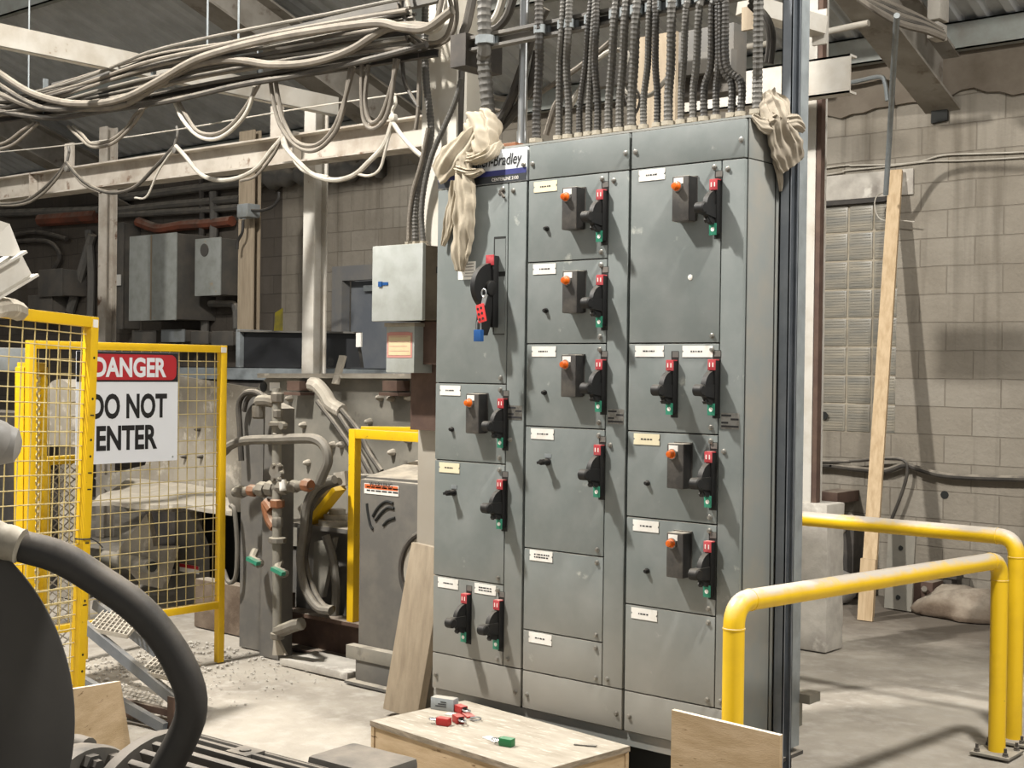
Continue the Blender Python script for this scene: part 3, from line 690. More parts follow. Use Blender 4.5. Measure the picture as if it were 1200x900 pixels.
# festoon loops below the tray: pairs of cables
def loop(L, y, r, m, lab, grp=None):
    tcab(pts_y(L, y), r, m, grp, lab, 'cable', 'hanging_cable', 10)
for i, (dx, dy_) in enumerate(((0, 0), (4, 5))):
    w_ = ('outer', 'inner')[i]
    loop([(45-dx, 144), (30-dx, 158-dy_), (12-dx, 171-dy_), (-15, 178-dy_)], .24, .010, 'cable', 'drooping cable at the left edge under the tray, %s of pair' % w_)
    loop([(80+dx*1.5, 148), (92+dx, 160-dy_*.5), (108, 172-dy_*.7), (130, 169-dy_), (148, 155-dy_), (162-dx*.5, 138-dy_), (172+dx*1.5, 121)], .24, .010, 'cable', 'cable loop drooping under the tray left of the white post, %s of the pair' % w_, None)
    loop([(203+dx, 115), (214+dx, 140-dy_), (232, 159-dy_), (252, 163-dy_*1.2), (272-dx*.3, 152-dy_), (290-dx*.4, 130-dy_), (300+dx, 98)], .24, .011, 'cablew' if i == 0 else 'cable', 'pale cable loop drooping under the tray above the beam, %s of the pair' % w_, None)
    loop([(317+dx*1.5, 95), (321+dx*1.6, 122), (329+dx, 148-dy_), (346, 170-dy_), (366, 177-dy_*1.2), (385-dx*.3, 165-dy_), (400-dx*.3, 138-dy_), (411+dx, 78)], .24, .011, 'cable', 'deep cable loop hanging in front of the white post, %s of the pair' % w_, None)
    loop([(424+dx*2, 76), (424+dx, 115), (427+dx, 142-dy_), (437, 151-dy_*1.4), (451-dx, 140-dy_), (459-dx*.5, 112-dy_), (463+dx, 69)], .24, .011, 'cable', 'narrow cable loop hanging between post and column, %s of the pair' % w_, None)
loop([(471, 68), (474, 95), (482, 112), (491, 126)], .30, .010, 'cabled', 'dark cable hanging from the tray beside the main column')
loop([(492, 60), (491, 100), (490, 130), (487, 152)], .30, .010, 'cable', 'short brown cable hanging straight down beside the main column')
# messenger wire with second festoon
bm = B(); hose(bm, pts_y([(-40, 182), (80, 170), (207, 152), (335, 130), (490, 107)], 1.0), .0045, 6, 6)
solo('hanging_wire', bm, M['cablew'], 'thin straight wire strung across below the drooping cables', 'wire')
def loop2(L, r, m, lab): tcab(pts_y(L, 1.05), r, m, None, lab, 'cable', 'hanging_cable', 10)
loop2([(78, 190), (68, 204), (50, 222), (28, 236), (0, 239), (-25, 236)], .012, 'cabled', 'dark cable swag at the far left crossing the long white beam, upper')
loop2([(78, 191), (66, 210), (46, 230), (22, 240), (-25, 240)], .010, 'cable', 'cable swag at the far left crossing the long white beam, lower')
loop2([(78, 190), (92, 207), (110, 220), (133, 226), (158, 219), (180, 198), (206, 170)], .013, 'cabled', 'grey cable swag in front of the beam, left of centre, upper')
loop2([(78, 191), (96, 215), (118, 226)], .009, 'cable', 'short cable swag in front of the long beam, below the grey one')
loop2([(158, 232), (172, 230), (186, 200), (206, 171)], .007, 'cablew', 'thin white cord hanging from the wire over the beam')
loop2([(206, 171), (218, 184), (235, 204), (255, 211), (280, 208), (302, 196), (318, 176), (332, 160)], .014, 'cablew', 'thick pale cable swag in front of the long white beam, upper')
loop2([(282, 212), (300, 206), (320, 182), (331, 160)], .009, 'cable', 'thin cable swag under the thick pale one')
loop2([(331, 158), (334, 172), (350, 190), (368, 205), (392, 211), (415, 205), (432, 190), (450, 170), (460, 143)], .015, 'cablew', 'thick white cable swag between white post and column, upper')
loop2([(331, 158), (340, 180), (356, 200), (385, 208)], .011, 'cablew', 'thick white cable swag between white post and column, lower')
loop2([(415, 203), (432, 206), (445, 198), (452, 175), (460, 143)], .008, 'cablew', 'thin white cable swag beside the main column')
loop2([(460, 143), (470, 158), (482, 172), (494, 183)], .014, 'cablew', 'white cable going from the tied knot to the column')
for px, py, lab in ((80, 180, 'cable tie hanger on the thin wire, leftmost'), (207, 158, 'cable tie hanger on the thin wire, middle'), (462, 120, 'white rope tie hanging from wire beside the main column')):
    a = W(px, py-10, y=1.05); b_ = W(px-1, py+18, y=1.05); bm = B(); tube(bm, spline([a, a+V((.012, 0, -.05)), b_+V((-.01, 0, .04)), b_], 5), .010, 7)
    lathe(bm, b_+V((0, -.02, 0)), Y, ((0, .012), (.004, .022), (.034, .022), (.04, .012)), 10); solo('cable_hanger', bm, M['cablew' if px > 400 else 'greyd'], lab, 'cable hanger')

# coil of cable at the column
def coil(L, y, r, m, lab): tcab(pts_y(L, y), r, m, None, lab, 'cable', 'coiled_cable', 8)
coil([(455, -12), (463, 12), (470, 28), (480, 45), (497, 54), (515, 52), (528, 42), (535, 22), (533, -12)], .30, .011, 'cable', 'coiled grey cable at the column head, largest loop')
coil([(470, -12), (468, 10), (476, 30), (490, 46), (510, 50), (524, 40), (530, 15), (524, -12)], .27, .010, 'cable', 'coiled grey cable at the column head, second loop')
coil([(474, -12), (482, 18), (492, 34), (506, 38), (517, 30), (522, 8), (518, -12)], .24, .010, 'cablew', 'coiled pale cable at the column head, third loop')
coil([(478, 32), (500, 33), (512, 22), (520, -12)], .21, .012, 'cable', 'pale cable rising from the tray past the column head')
coil([(462, -12), (475, 24), (478, 36), (490, 47), (497, 52)], .21, .009, 'cabled', 'thin dark cable hanging in the coil at the column head')

# flexible conduits down to the junction box, on the column face
def fconduit(L, y, r, m, lab, pitch=.017, grp=None, fit=None):
    t = None; bm = B(); P = [W(a, b_, y=y) if not isinstance(a, V) else a for a, b_ in L]
    flex(bm, P, r, pitch)
    return solo('flexible_conduit', bm, M[m], lab, 'conduit', grp)
fconduit([(499, -14), (498, 50), (500, 100), (505, 145), (503, 170), (492, 210), (487, 245), (487, 282)], .36, .017, 'flex', 'ribbed conduit dropping along column to the wall box, middle of three')
fconduit([(541, 92), (533, 120), (520, 150), (507, 180), (498, 215), (494, 250), (496, 282)], .33, .013, 'flex', 'ribbed conduit curving down to the wall box, right of three')
fconduit([(502, 150), (494, 190), (484, 225), (480, 255), (479, 282)], .34, .011, 'cable', 'ribbed conduit dropping to the wall box, left of three')
# junction box on column
t = thing('junction_box', 'pale grey steel junction box mounted on the white column', 'electrical box', (-.44, .30, 1.86))
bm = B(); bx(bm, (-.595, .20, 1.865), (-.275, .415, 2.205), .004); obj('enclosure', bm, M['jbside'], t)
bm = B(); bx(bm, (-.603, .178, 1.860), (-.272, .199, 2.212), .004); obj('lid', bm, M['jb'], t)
bm = B(); p = W(446, 333, y=.177); bx(bm, (p.x-.012, .172, p.z-.012), (p.x+.012, .178, p.z+.012)); bx(bm, (p.x+.012, .175, p.z-.006), (p.x+.05, .178, p.z+.008)); obj('lid_latch', bm, M['blue'], t)
bm = B(); bx(bm, (-.2749, .27, 2.08), (-.2735, .30, 2.11)); obj('knockout', bm, M['gap'], t)
for px in (479, 487.5, 496.5):
    a = W(px, 286, y=.335); bm = B(); lathe(bm, (a.x, a.y, 2.206), Z, ((0, .026), (.02, .026), (.021, .02), (.035, .019)), 6); obj('conduit_fitting', bm, M['fitting'], t)
t = thing('switch_box', 'small grey box with yellowed paper label below the junction box', 'electrical box', (-.50, .30, 1.63))
a = W(453, 380, y=.24); b_ = W(485, 437, y=.24); bm = B(); bx(bm, (a.x, .24, b_.z), (b_.x, .415, a.z), .003); obj('enclosure', bm, M['jb'], t)
bm = B(); bx(bm, (a.x-.008, .232, a.z-.012), (b_.x+.008, .415, a.z+.006), .002); obj('cap', bm, M['fitting'], t)
bm = B(); bx(bm, (a.x+.006, .2385, b_.z+.07), (b_.x-.012, .2402, a.z-.04)); obj('label_border', bm, M['pinkl'], t)
bm = B(); bx(bm, (a.x+.018, .2375, b_.z+.082), (b_.x-.022, .2387, a.z-.055)); obj('paper_label', bm, M['paper'], t)
bm = B()
for k in range(5): bx(bm, (a.x+.024, .2370, b_.z+.10+.022*k), (b_.x-.03-.012*(k % 2), .2376, b_.z+.1025+.022*k))
obj('label_printing', bm, M['pinkl'], t)
bm = B(); bx(bm, (-.52, .36, 1.35), (-.30, .418, 1.86)); bx(bm, (-.40, .30, 1.66), (-.285, .418, 1.86)); solo('mounting_plate', bm, M['rust'], 'brown steel plate on column face under the junction box', 'bracket')

# strut rack above the cabinet that holds the conduits
sy = .10
sa, sb = W(541, 56, y=sy), W(893, 0, y=sy)
zr = sa.z
t = thing('strut_rack', 'horizontal strut channel clamping the conduits above the grey cabinet', 'strut rack', (.7, sy, zr-.06))
bm = B(); bar(bm, (sa.x, sy, zr+.03), (1.62, sy, zr+.03), .04, .014); bar(bm, (sa.x, sy, zr-.02), (1.62, sy, zr-.02), .04, .012); bar(bm, (sa.x, sy+.018, zr), (1.62, sy+.018, zr), .004, .04); obj('strut_channel', bm, M['greyd'], t)
bm = B(); bx(bm, (sa.x-.03, .06, zr-.09), (sa.x+.06, .30, zr+.05)); obj('end_bracket', bm, M['dark'], t)

# conduits on the cabinet top: (base px, base py, mid px, top px at y=0, radius, material)
CON = [
 (573, 150, 567, 569, .030, 'flex'), (628.5, 158, 632, 632, .0185, 'flexd'), (655, 157, 656, 661, .0155, 'flex'), (666, 156, 664, 668, .0155, 'flex'),
 (679, 155, 686, 692, .0135, 'flexd'), (690, 154, 693, 698, .0145, 'flex'), (700, 153, 697, 700, .0145, 'flexd'), (713, 150, 717, 722, .0165, 'flex'), (726, 148, 730, 734, .0165, 'flex'), (740, 146, 743, 747, .0185, 'flex'),
 (754, 145, 759, 762, .0135, 'flex'), (770, 143.5, 768, 769, .0135, 'flexd'), (783, 142, 786, 788, .0175, 'flex'), (798, 141, 801, 806, .0135, 'flex'), (812, 139.5, 816, 822, .0145, 'flex'),
 (825, 138, 833, 836, .0145, 'flexd'), (839, 137, 842, 841, .0135, 'flexd'), (857, 135, 846, 843, .0145, 'flexd'), (868, 134, 851, 849, .0145, 'flexd'), (887, 131, 888, 890, .0185, 'flex'),
]
yb = .12
for i, (bx_, by, mx, tx, r, m) in enumerate(CON):
    base = W(bx_, by, y=yb); base.z = TZ+.03
    mid = W(mx, 75, y=yb-.02); clampz = zr
    f = 50+(bx_-573)*-.155
    cl = W((mx+tx)/2, f, y=sy-.04)
    top = W(tx+(tx-bx_)*.2, -25, y=sy-.04); top2 = top+V((0, .05, .75))
    t = thing('cabinet_conduit', 'ribbed flexible conduit, %s from the left on the grey cabinet top' % ORD[i], 'conduit', (base.x, yb, TZ), 'conduits rising from the cabinet top')
    bm = B(); flex(bm, [base, base+V((0, 0, .12)), mid, cl, top, top2], r, max(.013, r*1.0)); obj('ribbed_sheath', bm, M[m], t)
    bm = B(); lathe(bm, (base.x, yb, TZ), Z, ((0, r*1.9), (.016, r*1.9), (.017, r*1.55), (.024, r*1.55), (.025, r*1.7), (.042, r*1.65), (.043, r*1.2)), 6); obj('conduit_fitting', bm, M['fitting'], t)
    if i not in (5, 6, 16, 17):
        bm = B(); cc = V((cl.x, sy-.035, zr)); lathe(bm, cc-V((0, 0, .018)), Z, ((0, r*1.2), (.001, r*1.45), (.035, r*1.45), (.036, r*1.2)), 8); bx(bm, (cc.x-r*1.6, sy-.012, zr-.015), (cc.x+r*1.6, sy+.0, zr+.018)); obj('clamp', bm, M['galv'], t)
# smooth galvanised pipe between the first conduits
a = W(612, 150, y=.2); b_ = W(618, -160, y=.2); bm = B(); cyl(bm, (a.x, .2, TZ+.06), b_, .020); lathe(bm, (a.x, .2, TZ), Z, ((0, .03), (.03, .03), (.04, .024), (.10, .024)), 12)
solo('steel_pipe', bm, M['steel'], 'smooth bright steel pipe rising from the cabinet top at left', 'pipe')
# loose cables behind the conduits
for i, (L, y, r, m, lab) in enumerate([
 ([(580, 150), (597, 120), (612, 80), (625, 40), (640, 10)], .22, .020, 'cabled', 'thick dark cable slanting up behind the first conduit'),
 ([(585, 152), (605, 128), (622, 100), (630, 60)], .25, .020, 'cabled', 'thick dark cable slanting up behind smooth pipe'),
 ([(572, 112), (590, 116), (620, 114), (650, 98), (690, 70), (720, 45)], .30, .012, 'cable', 'pale cable curving behind the conduits from left'),
 ([(640, 158), (650, 125), (662, 108)], .26, .013, 'cable', 'short pale cable rising behind third conduit'),
 ([(668, 125), (675, 112), (682, 102)], .26, .013, 'cablew', 'short white cable behind fourth conduit'),
 ([(700, 70), (715, 60), (735, 62), (728, 90), (735, 110), (760, 112), (775, 100), (790, 80)], .34, .010, 'cablew', 'white cable looping behind the middle conduits'),
 ([(730, 108), (738, 130), (745, 132), (750, 115), (742, 98)], .33, .006, 'cabled', 'small dark wire loop behind middle conduits'),
 ([(880, 0), (900, 22), (906, 45), (903, 75)], .33, .012, 'cabled', 'dark cable looping behind the last conduit, outer'),
 ([(878, 6), (896, 26), (901, 48), (898, 74)], .33, .010, 'cabled', 'dark cable looping behind the last conduit, inner'),
 ([(556, -14), (548, 25), (541, 55), (537, 160), (530, 300)], .45, .022, 'cabled', 'thick black cable dropping between column and cabinet'),
 ([(592, -14), (585, 12), (578, 24), (572, 25)], .2, .018, 'cablew', 'thick white hose bend above cabinet at the left'),
 ([(604, -14), (596, 15), (585, 30), (574, 34)], .26, .020, 'cabled', 'thick black hose bend above the cabinet at left'),
]): tcab(pts_y(L, y), r, m, None, lab, 'cable', 'loose_cable')
# top clutter: flat fitting plate and block behind the label panel
bm = B(); a = W(592, 166, y=.1); bx(bm, (a.x, .03, TZ), (a.x+.115, .16, TZ+.022), .003); solo('cover_plate', bm, M['copper'], 'rusty flat cover plate on the cabinet top beside the left rag', 'plate')

# steel seen behind the conduits
bm = B(); a = W(800, 105, y=1.2); bx(bm, (-.6, 1.15, 2.35), (1.0, 1.17, 2.62)); bx(bm, (.15, 1.17, 0), (.2, 1.22, 2.6)); bx(bm, (.75, 1.17, 0), (.8, 1.22, 2.6)); solo('backing_plate', bm, M['pale'], 'pale dusty plate behind the conduits above the cabinet', 'plate')
bm = B(); bar(bm, W(700, 92, y=1.3), W(860, 70, y=1.3), .05, .10); solo('steel_rail', bm, M['greyd'], 'grey steel rail seen behind the conduits', 'beam')
bm = B(); a = W(745, 45, y=1.13); b_ = W(792, 100, y=1.13); bx(bm, (a.x, 1.125, 2.5), (b_.x, 1.149, a.z)); solo('tan_board', bm, M['wood'], 'tan board hung behind the middle conduits', 'board')
bm = B(); a = W(785, 60, y=1.35); b_ = W(862, 82, y=1.35); bx(bm, (a.x, 1.33, b_.z-.1), (b_.x, 1.45, a.z+.08), .004); solo('mounted_box', bm, M['boxd'], 'grey box behind the right-hand conduits above the cabinet', 'electrical box')
bm = B(); a = W(872, 10, y=.8); b_ = W(884, 35, y=.8); bx(bm, (a.x, .78, b_.z), (b_.x, .8, a.z)); solo('wooden_block', bm, M['wood'], 'small tan block behind the last conduits', 'block')

# ---- rags
def cloth(bm, path, widths, thick, folds, seed, flat=V((0, -1, 0)), sides=72, amp=.22):
    P = spline(path, 10); n = len(P); rr = random.Random(seed); ph = [rr.uniform(0, 6.28) for _ in range(5)]
    K = len(path)-1; rings = []
    for i, p in enumerate(P):
        u = i/(n-1)*K; j = min(int(u), K-1); f = u-j; w_ = widths[j]*(1-f)+widths[j+1]*f; th = thick[j]*(1-f)+thick[j+1]*f
        t_ = (P[min(i+1, n-1)]-P[max(i-1, 0)]).normalized(); s = t_.cross(flat).normalized(); u2 = s.cross(t_)
        ring = []
        for k in range(sides):
            a = 2*math.pi*k/sides
            c = math.cos(a); sn = math.sin(a)
            fold = 1-2*abs(math.sin(folds*.5*a+ph[0]+.35*math.sin(i*.22+ph[1])))
            m_ = 1+amp*fold+.22*math.sin((folds+3)*a+ph[1]-i*.21)+.12*math.sin(3*a+ph[2]+i*.4)
            nz = mnoise.noise((p+s*c*.05)*13+V((seed, 0, 0)))
            ring.append(bm.verts.new(p+s*(c*w_/2*(1+.10*nz+.05*math.sin(i*1.1+ph[3]+c*4)))+u2*(sn*th/2*m_+.010*nz)))
        rings.append(ring)
    for a, b_ in zip(rings, rings[1:]):
        for k in range(sides): bm.faces.new((a[k], a[(k+1) % sides], b_[(k+1) % sides], b_[k]))
    bm.faces.new(rings[0][::-1]); bm.faces.new(rings[-1])
bm = B(); yr = -.085
def pr(px, py, y=yr): return W(px, py, y=y)
cloth(bm, [pr(563, 139, .10), pr(565, 150, .06), pr(564, 168, .01), pr(564, 186, -.03)], [.11, .16, .17, .10], [.08, .15, .14, .06], 6, 1)
cloth(bm, [pr(566, 150, .02), pr(549, 166, -.03), pr(529, 187, -.05), pr(511, 205, -.055)], [.08, .11, .13, .11], [.06, .06, .05, .015], 5, 2)
cloth(bm, [pr(586, 170, .0), pr(574, 181, -.05), pr(560, 187, -.05), pr(549, 187, -.05)], [.045, .05, .045, .04], [.04, .05, .05, .04], 5, 3)
cloth(bm, [pr(543, 184, -.05), pr(544, 205, -.055), pr(545, 235, -.06), pr(543, 270, -.055), pr(540, 298, -.05), pr(538, 318, -.05)], [.08, .10, .115, .12, .10, .05], [.045, .05, .05, .05, .04, .014], 5, 4)
cloth(bm, [pr(534, 212, -.05), pr(530, 245, -.045), pr(523, 272, -.04), pr(519, 288, -.035)], [.05, .075, .05, .02], [.03, .03, .02, .01], 6, 5)
cloth(bm, [pr(538, 198, -.06), pr(553, 203, -.06), pr(567, 200, -.05)], [.035, .045, .02], [.05, .05, .03], 7, 8)
solo('rag', bm, M['cloth'], 'cream rag knotted on the cabinet top left corner and hanging down', 'rag', ang=1.4)
bm = B()
def pr2(px, py, x=1.57): return W(px, py, x=x)
FL = V((1, -.4, 0))
cloth(bm, [pr2(899, 112, 1.50), pr2(906, 126, 1.53), pr2(912, 148, 1.565), pr2(922, 172, 1.585), pr2(930, 194, 1.59)], [.06, .12, .10, .15, .13], [.07, .09, .07, .045, .02], 9, 6, FL)
cloth(bm, [pr2(900, 138, 1.55), pr2(912, 145, 1.56), pr2(932, 144, 1.60), pr2(942, 152, 1.61)], [.05, .06, .07, .03], [.05, .06, .04, .015], 7, 7, FL)
cloth(bm, [pr2(909, 165, 1.545), pr2(911, 190, 1.54), pr2(915, 224, 1.54)], [.03, .045, .012], [.012, .014, .005], 5, 9, FL)
cloth(bm, [pr2(882, 136, 1.53), pr2(893, 146, 1.545), pr2(903, 150, 1.55)], [.02, .05, .06], [.015, .02, .03], 4, 10, FL)
solo('rag', bm, M['clothd'], 'soiled tan rag hanging over the cabinet top right corner', 'rag', ang=1.4)
# ================================================================== LEFT SIDE: yellow guards, sign, machinery
def tubebar(bm, a, b_, s, up=Z): return bar(bm, a, b_, s, s, up, .003)
def mesh_panel(name, label, o, e1, e2, nrm, w, h, z0, sp_v, sp_h, frame_s, parts_left=True, foot=True, cat='guard panel'):
    """o = lower right corner at the floor; e1 points to the right along the panel, e2 up"""
    t = thing(name, label, cat, o)
    s = frame_s; h0 = z0
    bm = B(); bar(bm, o-e1*(s/2), o-e1*(s/2)+e2*h, s, s, e1, .003); obj('frame_post', bm, M['yellow'], t)
    if parts_left:
        bm = B(); bar(bm, o-e1*(w-s/2)+e2*(h0 if not foot else 0), o-e1*(w-s/2)+e2*h, s, s, e1, .003); obj('frame_post', bm, M['yellow'], t)
    bm = B(); bar(bm, o-e1*s+e2*(h-s/2), o-e1*(w-s)+e2*(h-s/2), s, s, e2, .003); obj('top_rail', bm, M['yellow'], t)
    bm = B(); bar(bm, o-e1*s+e2*(h0+s/2), o-e1*(w-s)+e2*(h0+s/2), s, s, e2, .003); obj('bottom_rail', bm, M['yellow'], t)
    bm = B(); yv = w-s
    x = s+.02
    while x < w-s:
        cyl(bm, o-e1*x+e2*(h0+s)-nrm*.012, o-e1*x+e2*(h-s)-nrm*.012, .0028, sides=6); x += sp_v
    z = h0+s+.03
    while z < h-s:
        cyl(bm, o-e1*s+e2*z-nrm*.006, o-e1*(w-s)+e2*z-nrm*.006, .0030, sides=6); z += sp_h
    obj('wire_mesh', bm, M['wire'], t)
    return t
# rear panel with the sign (plane x = const)
gx = -2.05; g2 = W(257, 775, x=gx)
t2 = mesh_panel('mesh_guard', 'yellow framed wire mesh guard panel carrying the danger sign', V((gx, .44, 0)), Y, Z, X, 1.19, 1.755, .30, .059, .072, .040)
bm = B(); bx(bm, (gx+.024, .395, 1.715), (gx+.026, .43, 1.745)); obj('tag_label', bm, M['plate'], t2)
# nearer gate, sagging
o1 = W(93, 853, z=0); ph = math.radians(2.4)
e1h = V((-.28, .96, 0)).normalized(); e1 = e1h*math.cos(ph)-Z*math.sin(ph); e2 = Z*math.cos(ph)+e1h*math.sin(ph)
nrm1 = e1.cross(e2)
h1 = (W(113, 371, d=6.05)-o1).length
t1 = mesh_panel('mesh_guard', 'nearer yellow wire mesh gate at the left edge, leaning slightly', o1, e1, e2, nrm1, .86, h1, .06, .072, .063, .048)
bm = B(); c = o1-e1*.024+e2*(h1-.03)+nrm1*.025
bar(bm, c-e1*.016, c+e1*.016, .003, .036, e2); obj('tag_label', bm, M['plate'], t1)
for f in (.14, .18, .31, .42, .66, .70, .80, .9):
    bm = B(); c = o1-e1*.024+e2*(h1*f)+nrm1*.024; lathe(bm, c, nrm1, ((0, .006), (.002, .006)), 8); obj('bolt_hole', bm, M['gap'], t1)
for f in (.30, .45, .58, .62, .76): bm = B(); c = o1-e1*.024+e2*(h1*f)+nrm1*.0245; bar(bm, c-e1*.011, c+e1*.013, .002, .006, e2); obj('scuff_mark', bm, M['gap'], t1)
bm = B(); c = o1-e1*.024+e2*(h1*.46); R_ = .036
tube(bm, [c+(e1*math.cos(a)+nrm1*math.sin(a))*R_ for a in [k*math.pi/8 for k in range(17)]], .004, 6); hose(bm, [c+e1*R_, c+e1*.09-Z*.02, c+e1*.13-Z*.05], .003, 6, 5); obj('wire_tie', bm, M['ink'], t1)
# danger sign
sx = -2.022; ya, yb2, zb, zt_ = -.50, .108, 1.135, 1.708
sg = thing('danger_sign', 'white and red DANGER DO NOT ENTER sign on the mesh guard', 'sign', (sx, (ya+yb2)/2, zb))
def rrect(y0, y1, z0, z1, r, x):
    P = []
    for cy, cz, a0 in ((y1-r, z0+r, -90), (y1-r, z1-r, 0), (y0+r, z1-r, 90), (y0+r, z0+r, 180)):
        for k in range(7): a = math.radians(a0+15*k); P.append((x, cy+r*math.cos(a), cz+r*math.sin(a)))
    return P
bm = B(); prism(bm, rrect(ya, yb2, zb, zt_, .004, sx), (.003, 0, 0)); obj('sign_board', bm, M['signw'], sg)
zh = zt_-.155
bm = B(); prism(bm, rrect(ya+.001, yb2-.001, zh, zt_-.001, .003, sx+.003), (.0006, 0, 0)); obj('black_header', bm, M['signb'], sg)
bm = B(); prism(bm, rrect(ya+.02, yb2-.012, zh+.010, zt_-.012, .035, sx+.0037), (.0006, 0, 0)); obj('red_panel', bm, M['signr'], sg)
bm = B(); text(bm, 'DANGER', (sx+.0046, (ya+yb2)/2+.004, zh+.030), .098, Y, Z, 'CENTER', .036, 0, .80); obj('danger_lettering', bm, M['signw'], sg, fixn=False)
bm = B(); text(bm, 'DO NOT', (sx+.0034, (ya+yb2)/2+.002, zb+.235), .124, Y, Z, 'CENTER', .034, 0, .67); text(bm, 'ENTER', (sx+.0034, (ya+yb2)/2-.012, zb+.072), .124, Y, Z, 'CENTER', .034, 0, .71); obj('warning_lettering', bm, M['signb'], sg, fixn=False)
for yy in (ya+.03, yb2-.03):
    bm = B(); lathe(bm, (sx+.003, yy, zb+.02), X, ((0, .006), (.003, .005)), 8); obj('rivet', bm, M['galv'], sg)
# expanded-metal guard behind the gate
def expanded(name, lab, p, u, w, h, z0, dw, dh, m, fr=True):
    t = thing(name, lab, 'guard panel', p); n = u.cross(Z); bm = B()
    x = -h
    for sgn in (1, -1):
        k = 0
        q = -h*dw/dh
        while q < w+h*dw/dh:
            # line z = sgn*(dh/dw)*(x-q)
            x0 = max(0, min(w, q)); pts = []
            a_ = q; 
            if sgn > 0: xa, xb = q, q+h*dw/dh; za, zb_ = 0, h
            else: xa, xb = q, q+h*dw/dh; za, zb_ = h, 0
            if xb > 0 and xa < w:
                fa = max(0, (0-xa)/(xb-xa)); fb = min(1, (w-xa)/(xb-xa))
                if fb > fa:
                    A = p+u*(xa+(xb-xa)*fa)+Z*(z0+za+(zb_-za)*fa); C = p+u*(xa+(xb-xa)*fb)+Z*(z0+za+(zb_-za)*fb)
                    bar(bm, A+n*.002*sgn, C+n*.002*sgn, .004, .009, n)
            q += dw
    obj('expanded_metal', bm, M['pale' if m else 'wire'], t)
    if fr:
        bm = B(); bar(bm, p, p+Z*(z0+h), .045, .045, u, .003); obj('frame_post', bm, M['yellow'], t)
        bm = B(); bar(bm, p+u*w, p+u*w+Z*(z0+h), .045, .045, u, .003); obj('frame_post', bm, M['yellow'], t)
        bm = B(); bar(bm, p+Z*(z0+h), p+u*w+Z*(z0+h), .045, .045, Z, .003); obj('top_rail', bm, M['yellow'], t)
    return t
pa = W(50, 800, y=-.35); pa.z = 0
pb = W(96, 790, y=-.08); pb.z = 0
u = (pb-pa).normalized(); hz = W(50, 540, y=-.35).z
expanded('expanded_metal_guard', 'dusty expanded metal guard behind the nearer yellow gate', pa, u, (pb-pa).length, hz-.1, .1, .075, .05, True)
pa = W(22, 780, y=-.75); pa.z = 0; pb = W(46, 780, y=-.55); pb.z = 0; u = (pb-pa).normalized(); hz = W(30, 430, y=-.7).z
expanded('expanded_metal_guard', 'narrow yellow expanded metal guard at the far left edge', pa, u, (pb-pa).length, hz-.1, .1, .06, .045, False)

# ---- machinery behind the guards
hy = 1.5
# grey bolted housing plate
bm = B()
L = [(300, 640), (297, 470), (303, 452), (312, 443), (330, 441), (490, 440), (520, 440), (520, 640)]
prism(bm, [W(a, b_, y=hy) for a, b_ in L], (0, .5, 0))
t = solo('machine_housing', bm, M['grey'], 'large dusty grey bolted machine housing behind the yellow guard frame', 'machine')
def hbolt(bm, px, py, y, r=.022):
    a = W(px, py, y=y); lathe(bm, a, -Y, ((0, r), (.015, r*.95), (.04, r*.6), (.05, r*.2)), 8)
for px, py in ((341, 467), (357, 498), (338, 540), (362, 542), (434, 494), (391, 521), (401, 521), (447, 466), (461, 530), (480, 516), (480, 466), (460, 467)):
    bm = B(); hbolt(bm, px, py, hy); obj('bolt', bm, M['pale'], t)
bm = B(); a = W(309, 453, y=hy); lathe(bm, a, -Y, ((0, .035), (.004, .035)), 18); obj('lug_hole', bm, M['gap'], t)
bm = B(); a = W(316, 448, y=hy-.004); b_ = W(328, 458, y=hy-.004); bx(bm, (a.x, hy-.005, b_.z), (b_.x, hy-.001, a.z)); obj('sticker', bm, M['plate'], t)
bm = B(); a = W(300, 440, y=hy); c = W(490, 440, y=hy); bar(bm, a+V((.1, -.03, .0)), c+V((.3, -.03, 0)), .08, .03); obj('top_flange', bm, M['pale'], t)
for px, py in ((352, 452), (465, 452)):
    bm = B(); a = W(px, py, y=hy-.05); box(bm, a, (.12, .12, .06)); box(bm, a+V((0, 0, -.05)), (.16, .14, .02)); obj('bracket', bm, M['rust'], t)
# machine body down to the floor
bm = B(); bx(bm, (-3.0, hy+.02, 0), (-1.2, hy+.5, .46)); solo('steel_plinth', bm, M['greyd'], 'dark lower body under the grey machine housing', 'machine')
# pale chute plate, sloped dusty shelf, black box for the dark void with flange plate and shaft
bm = B(); prism(bm, [W(a, b_, y=1.75) for a, b_ in ((205, 440), (300, 455), (300, 600), (150, 600), (110, 560), (170, 545))], (0, .03, 0)); bx(bm, (W(210, 500, y=1.75).x, 1.76, 0), (W(225, 500, y=1.75).x, 1.85, .9)); solo('chute_plate', bm, M['pale'], 'pale dust-coated chute plate behind the danger sign', 'plate')
for px, py in ((234, 503), (218, 535), (237, 535), (210, 572)):
    bm = B(); hbolt(bm, px, py, 1.75, .016); solo('chute_bolt', bm, M['dark'], 'dark bolt on the pale chute plate', 'bolt', 'bolts on the pale chute plate')
bm = B(); a, b_, c, d_ = W(108, 588, y=.75), W(272, 597, y=.95), W(262, 573, y=1.74), W(150, 560, y=1.74)
prism(bm, [a, b_, c, d_], (0, 0, -.025)); bmesh.ops.subdivide_edges(bm, edges=bm.edges[:], cuts=5, use_grid_fill=True)
for v in bm.verts: v.co.z += .03*mnoise.noise(v.co*5)+.012*mnoise.noise(v.co*14)
solo('dusty_shelf', bm, M['pale'], 'sloping ledge heaped with white dust behind the mesh guard', 'ledge', ang=1.2)
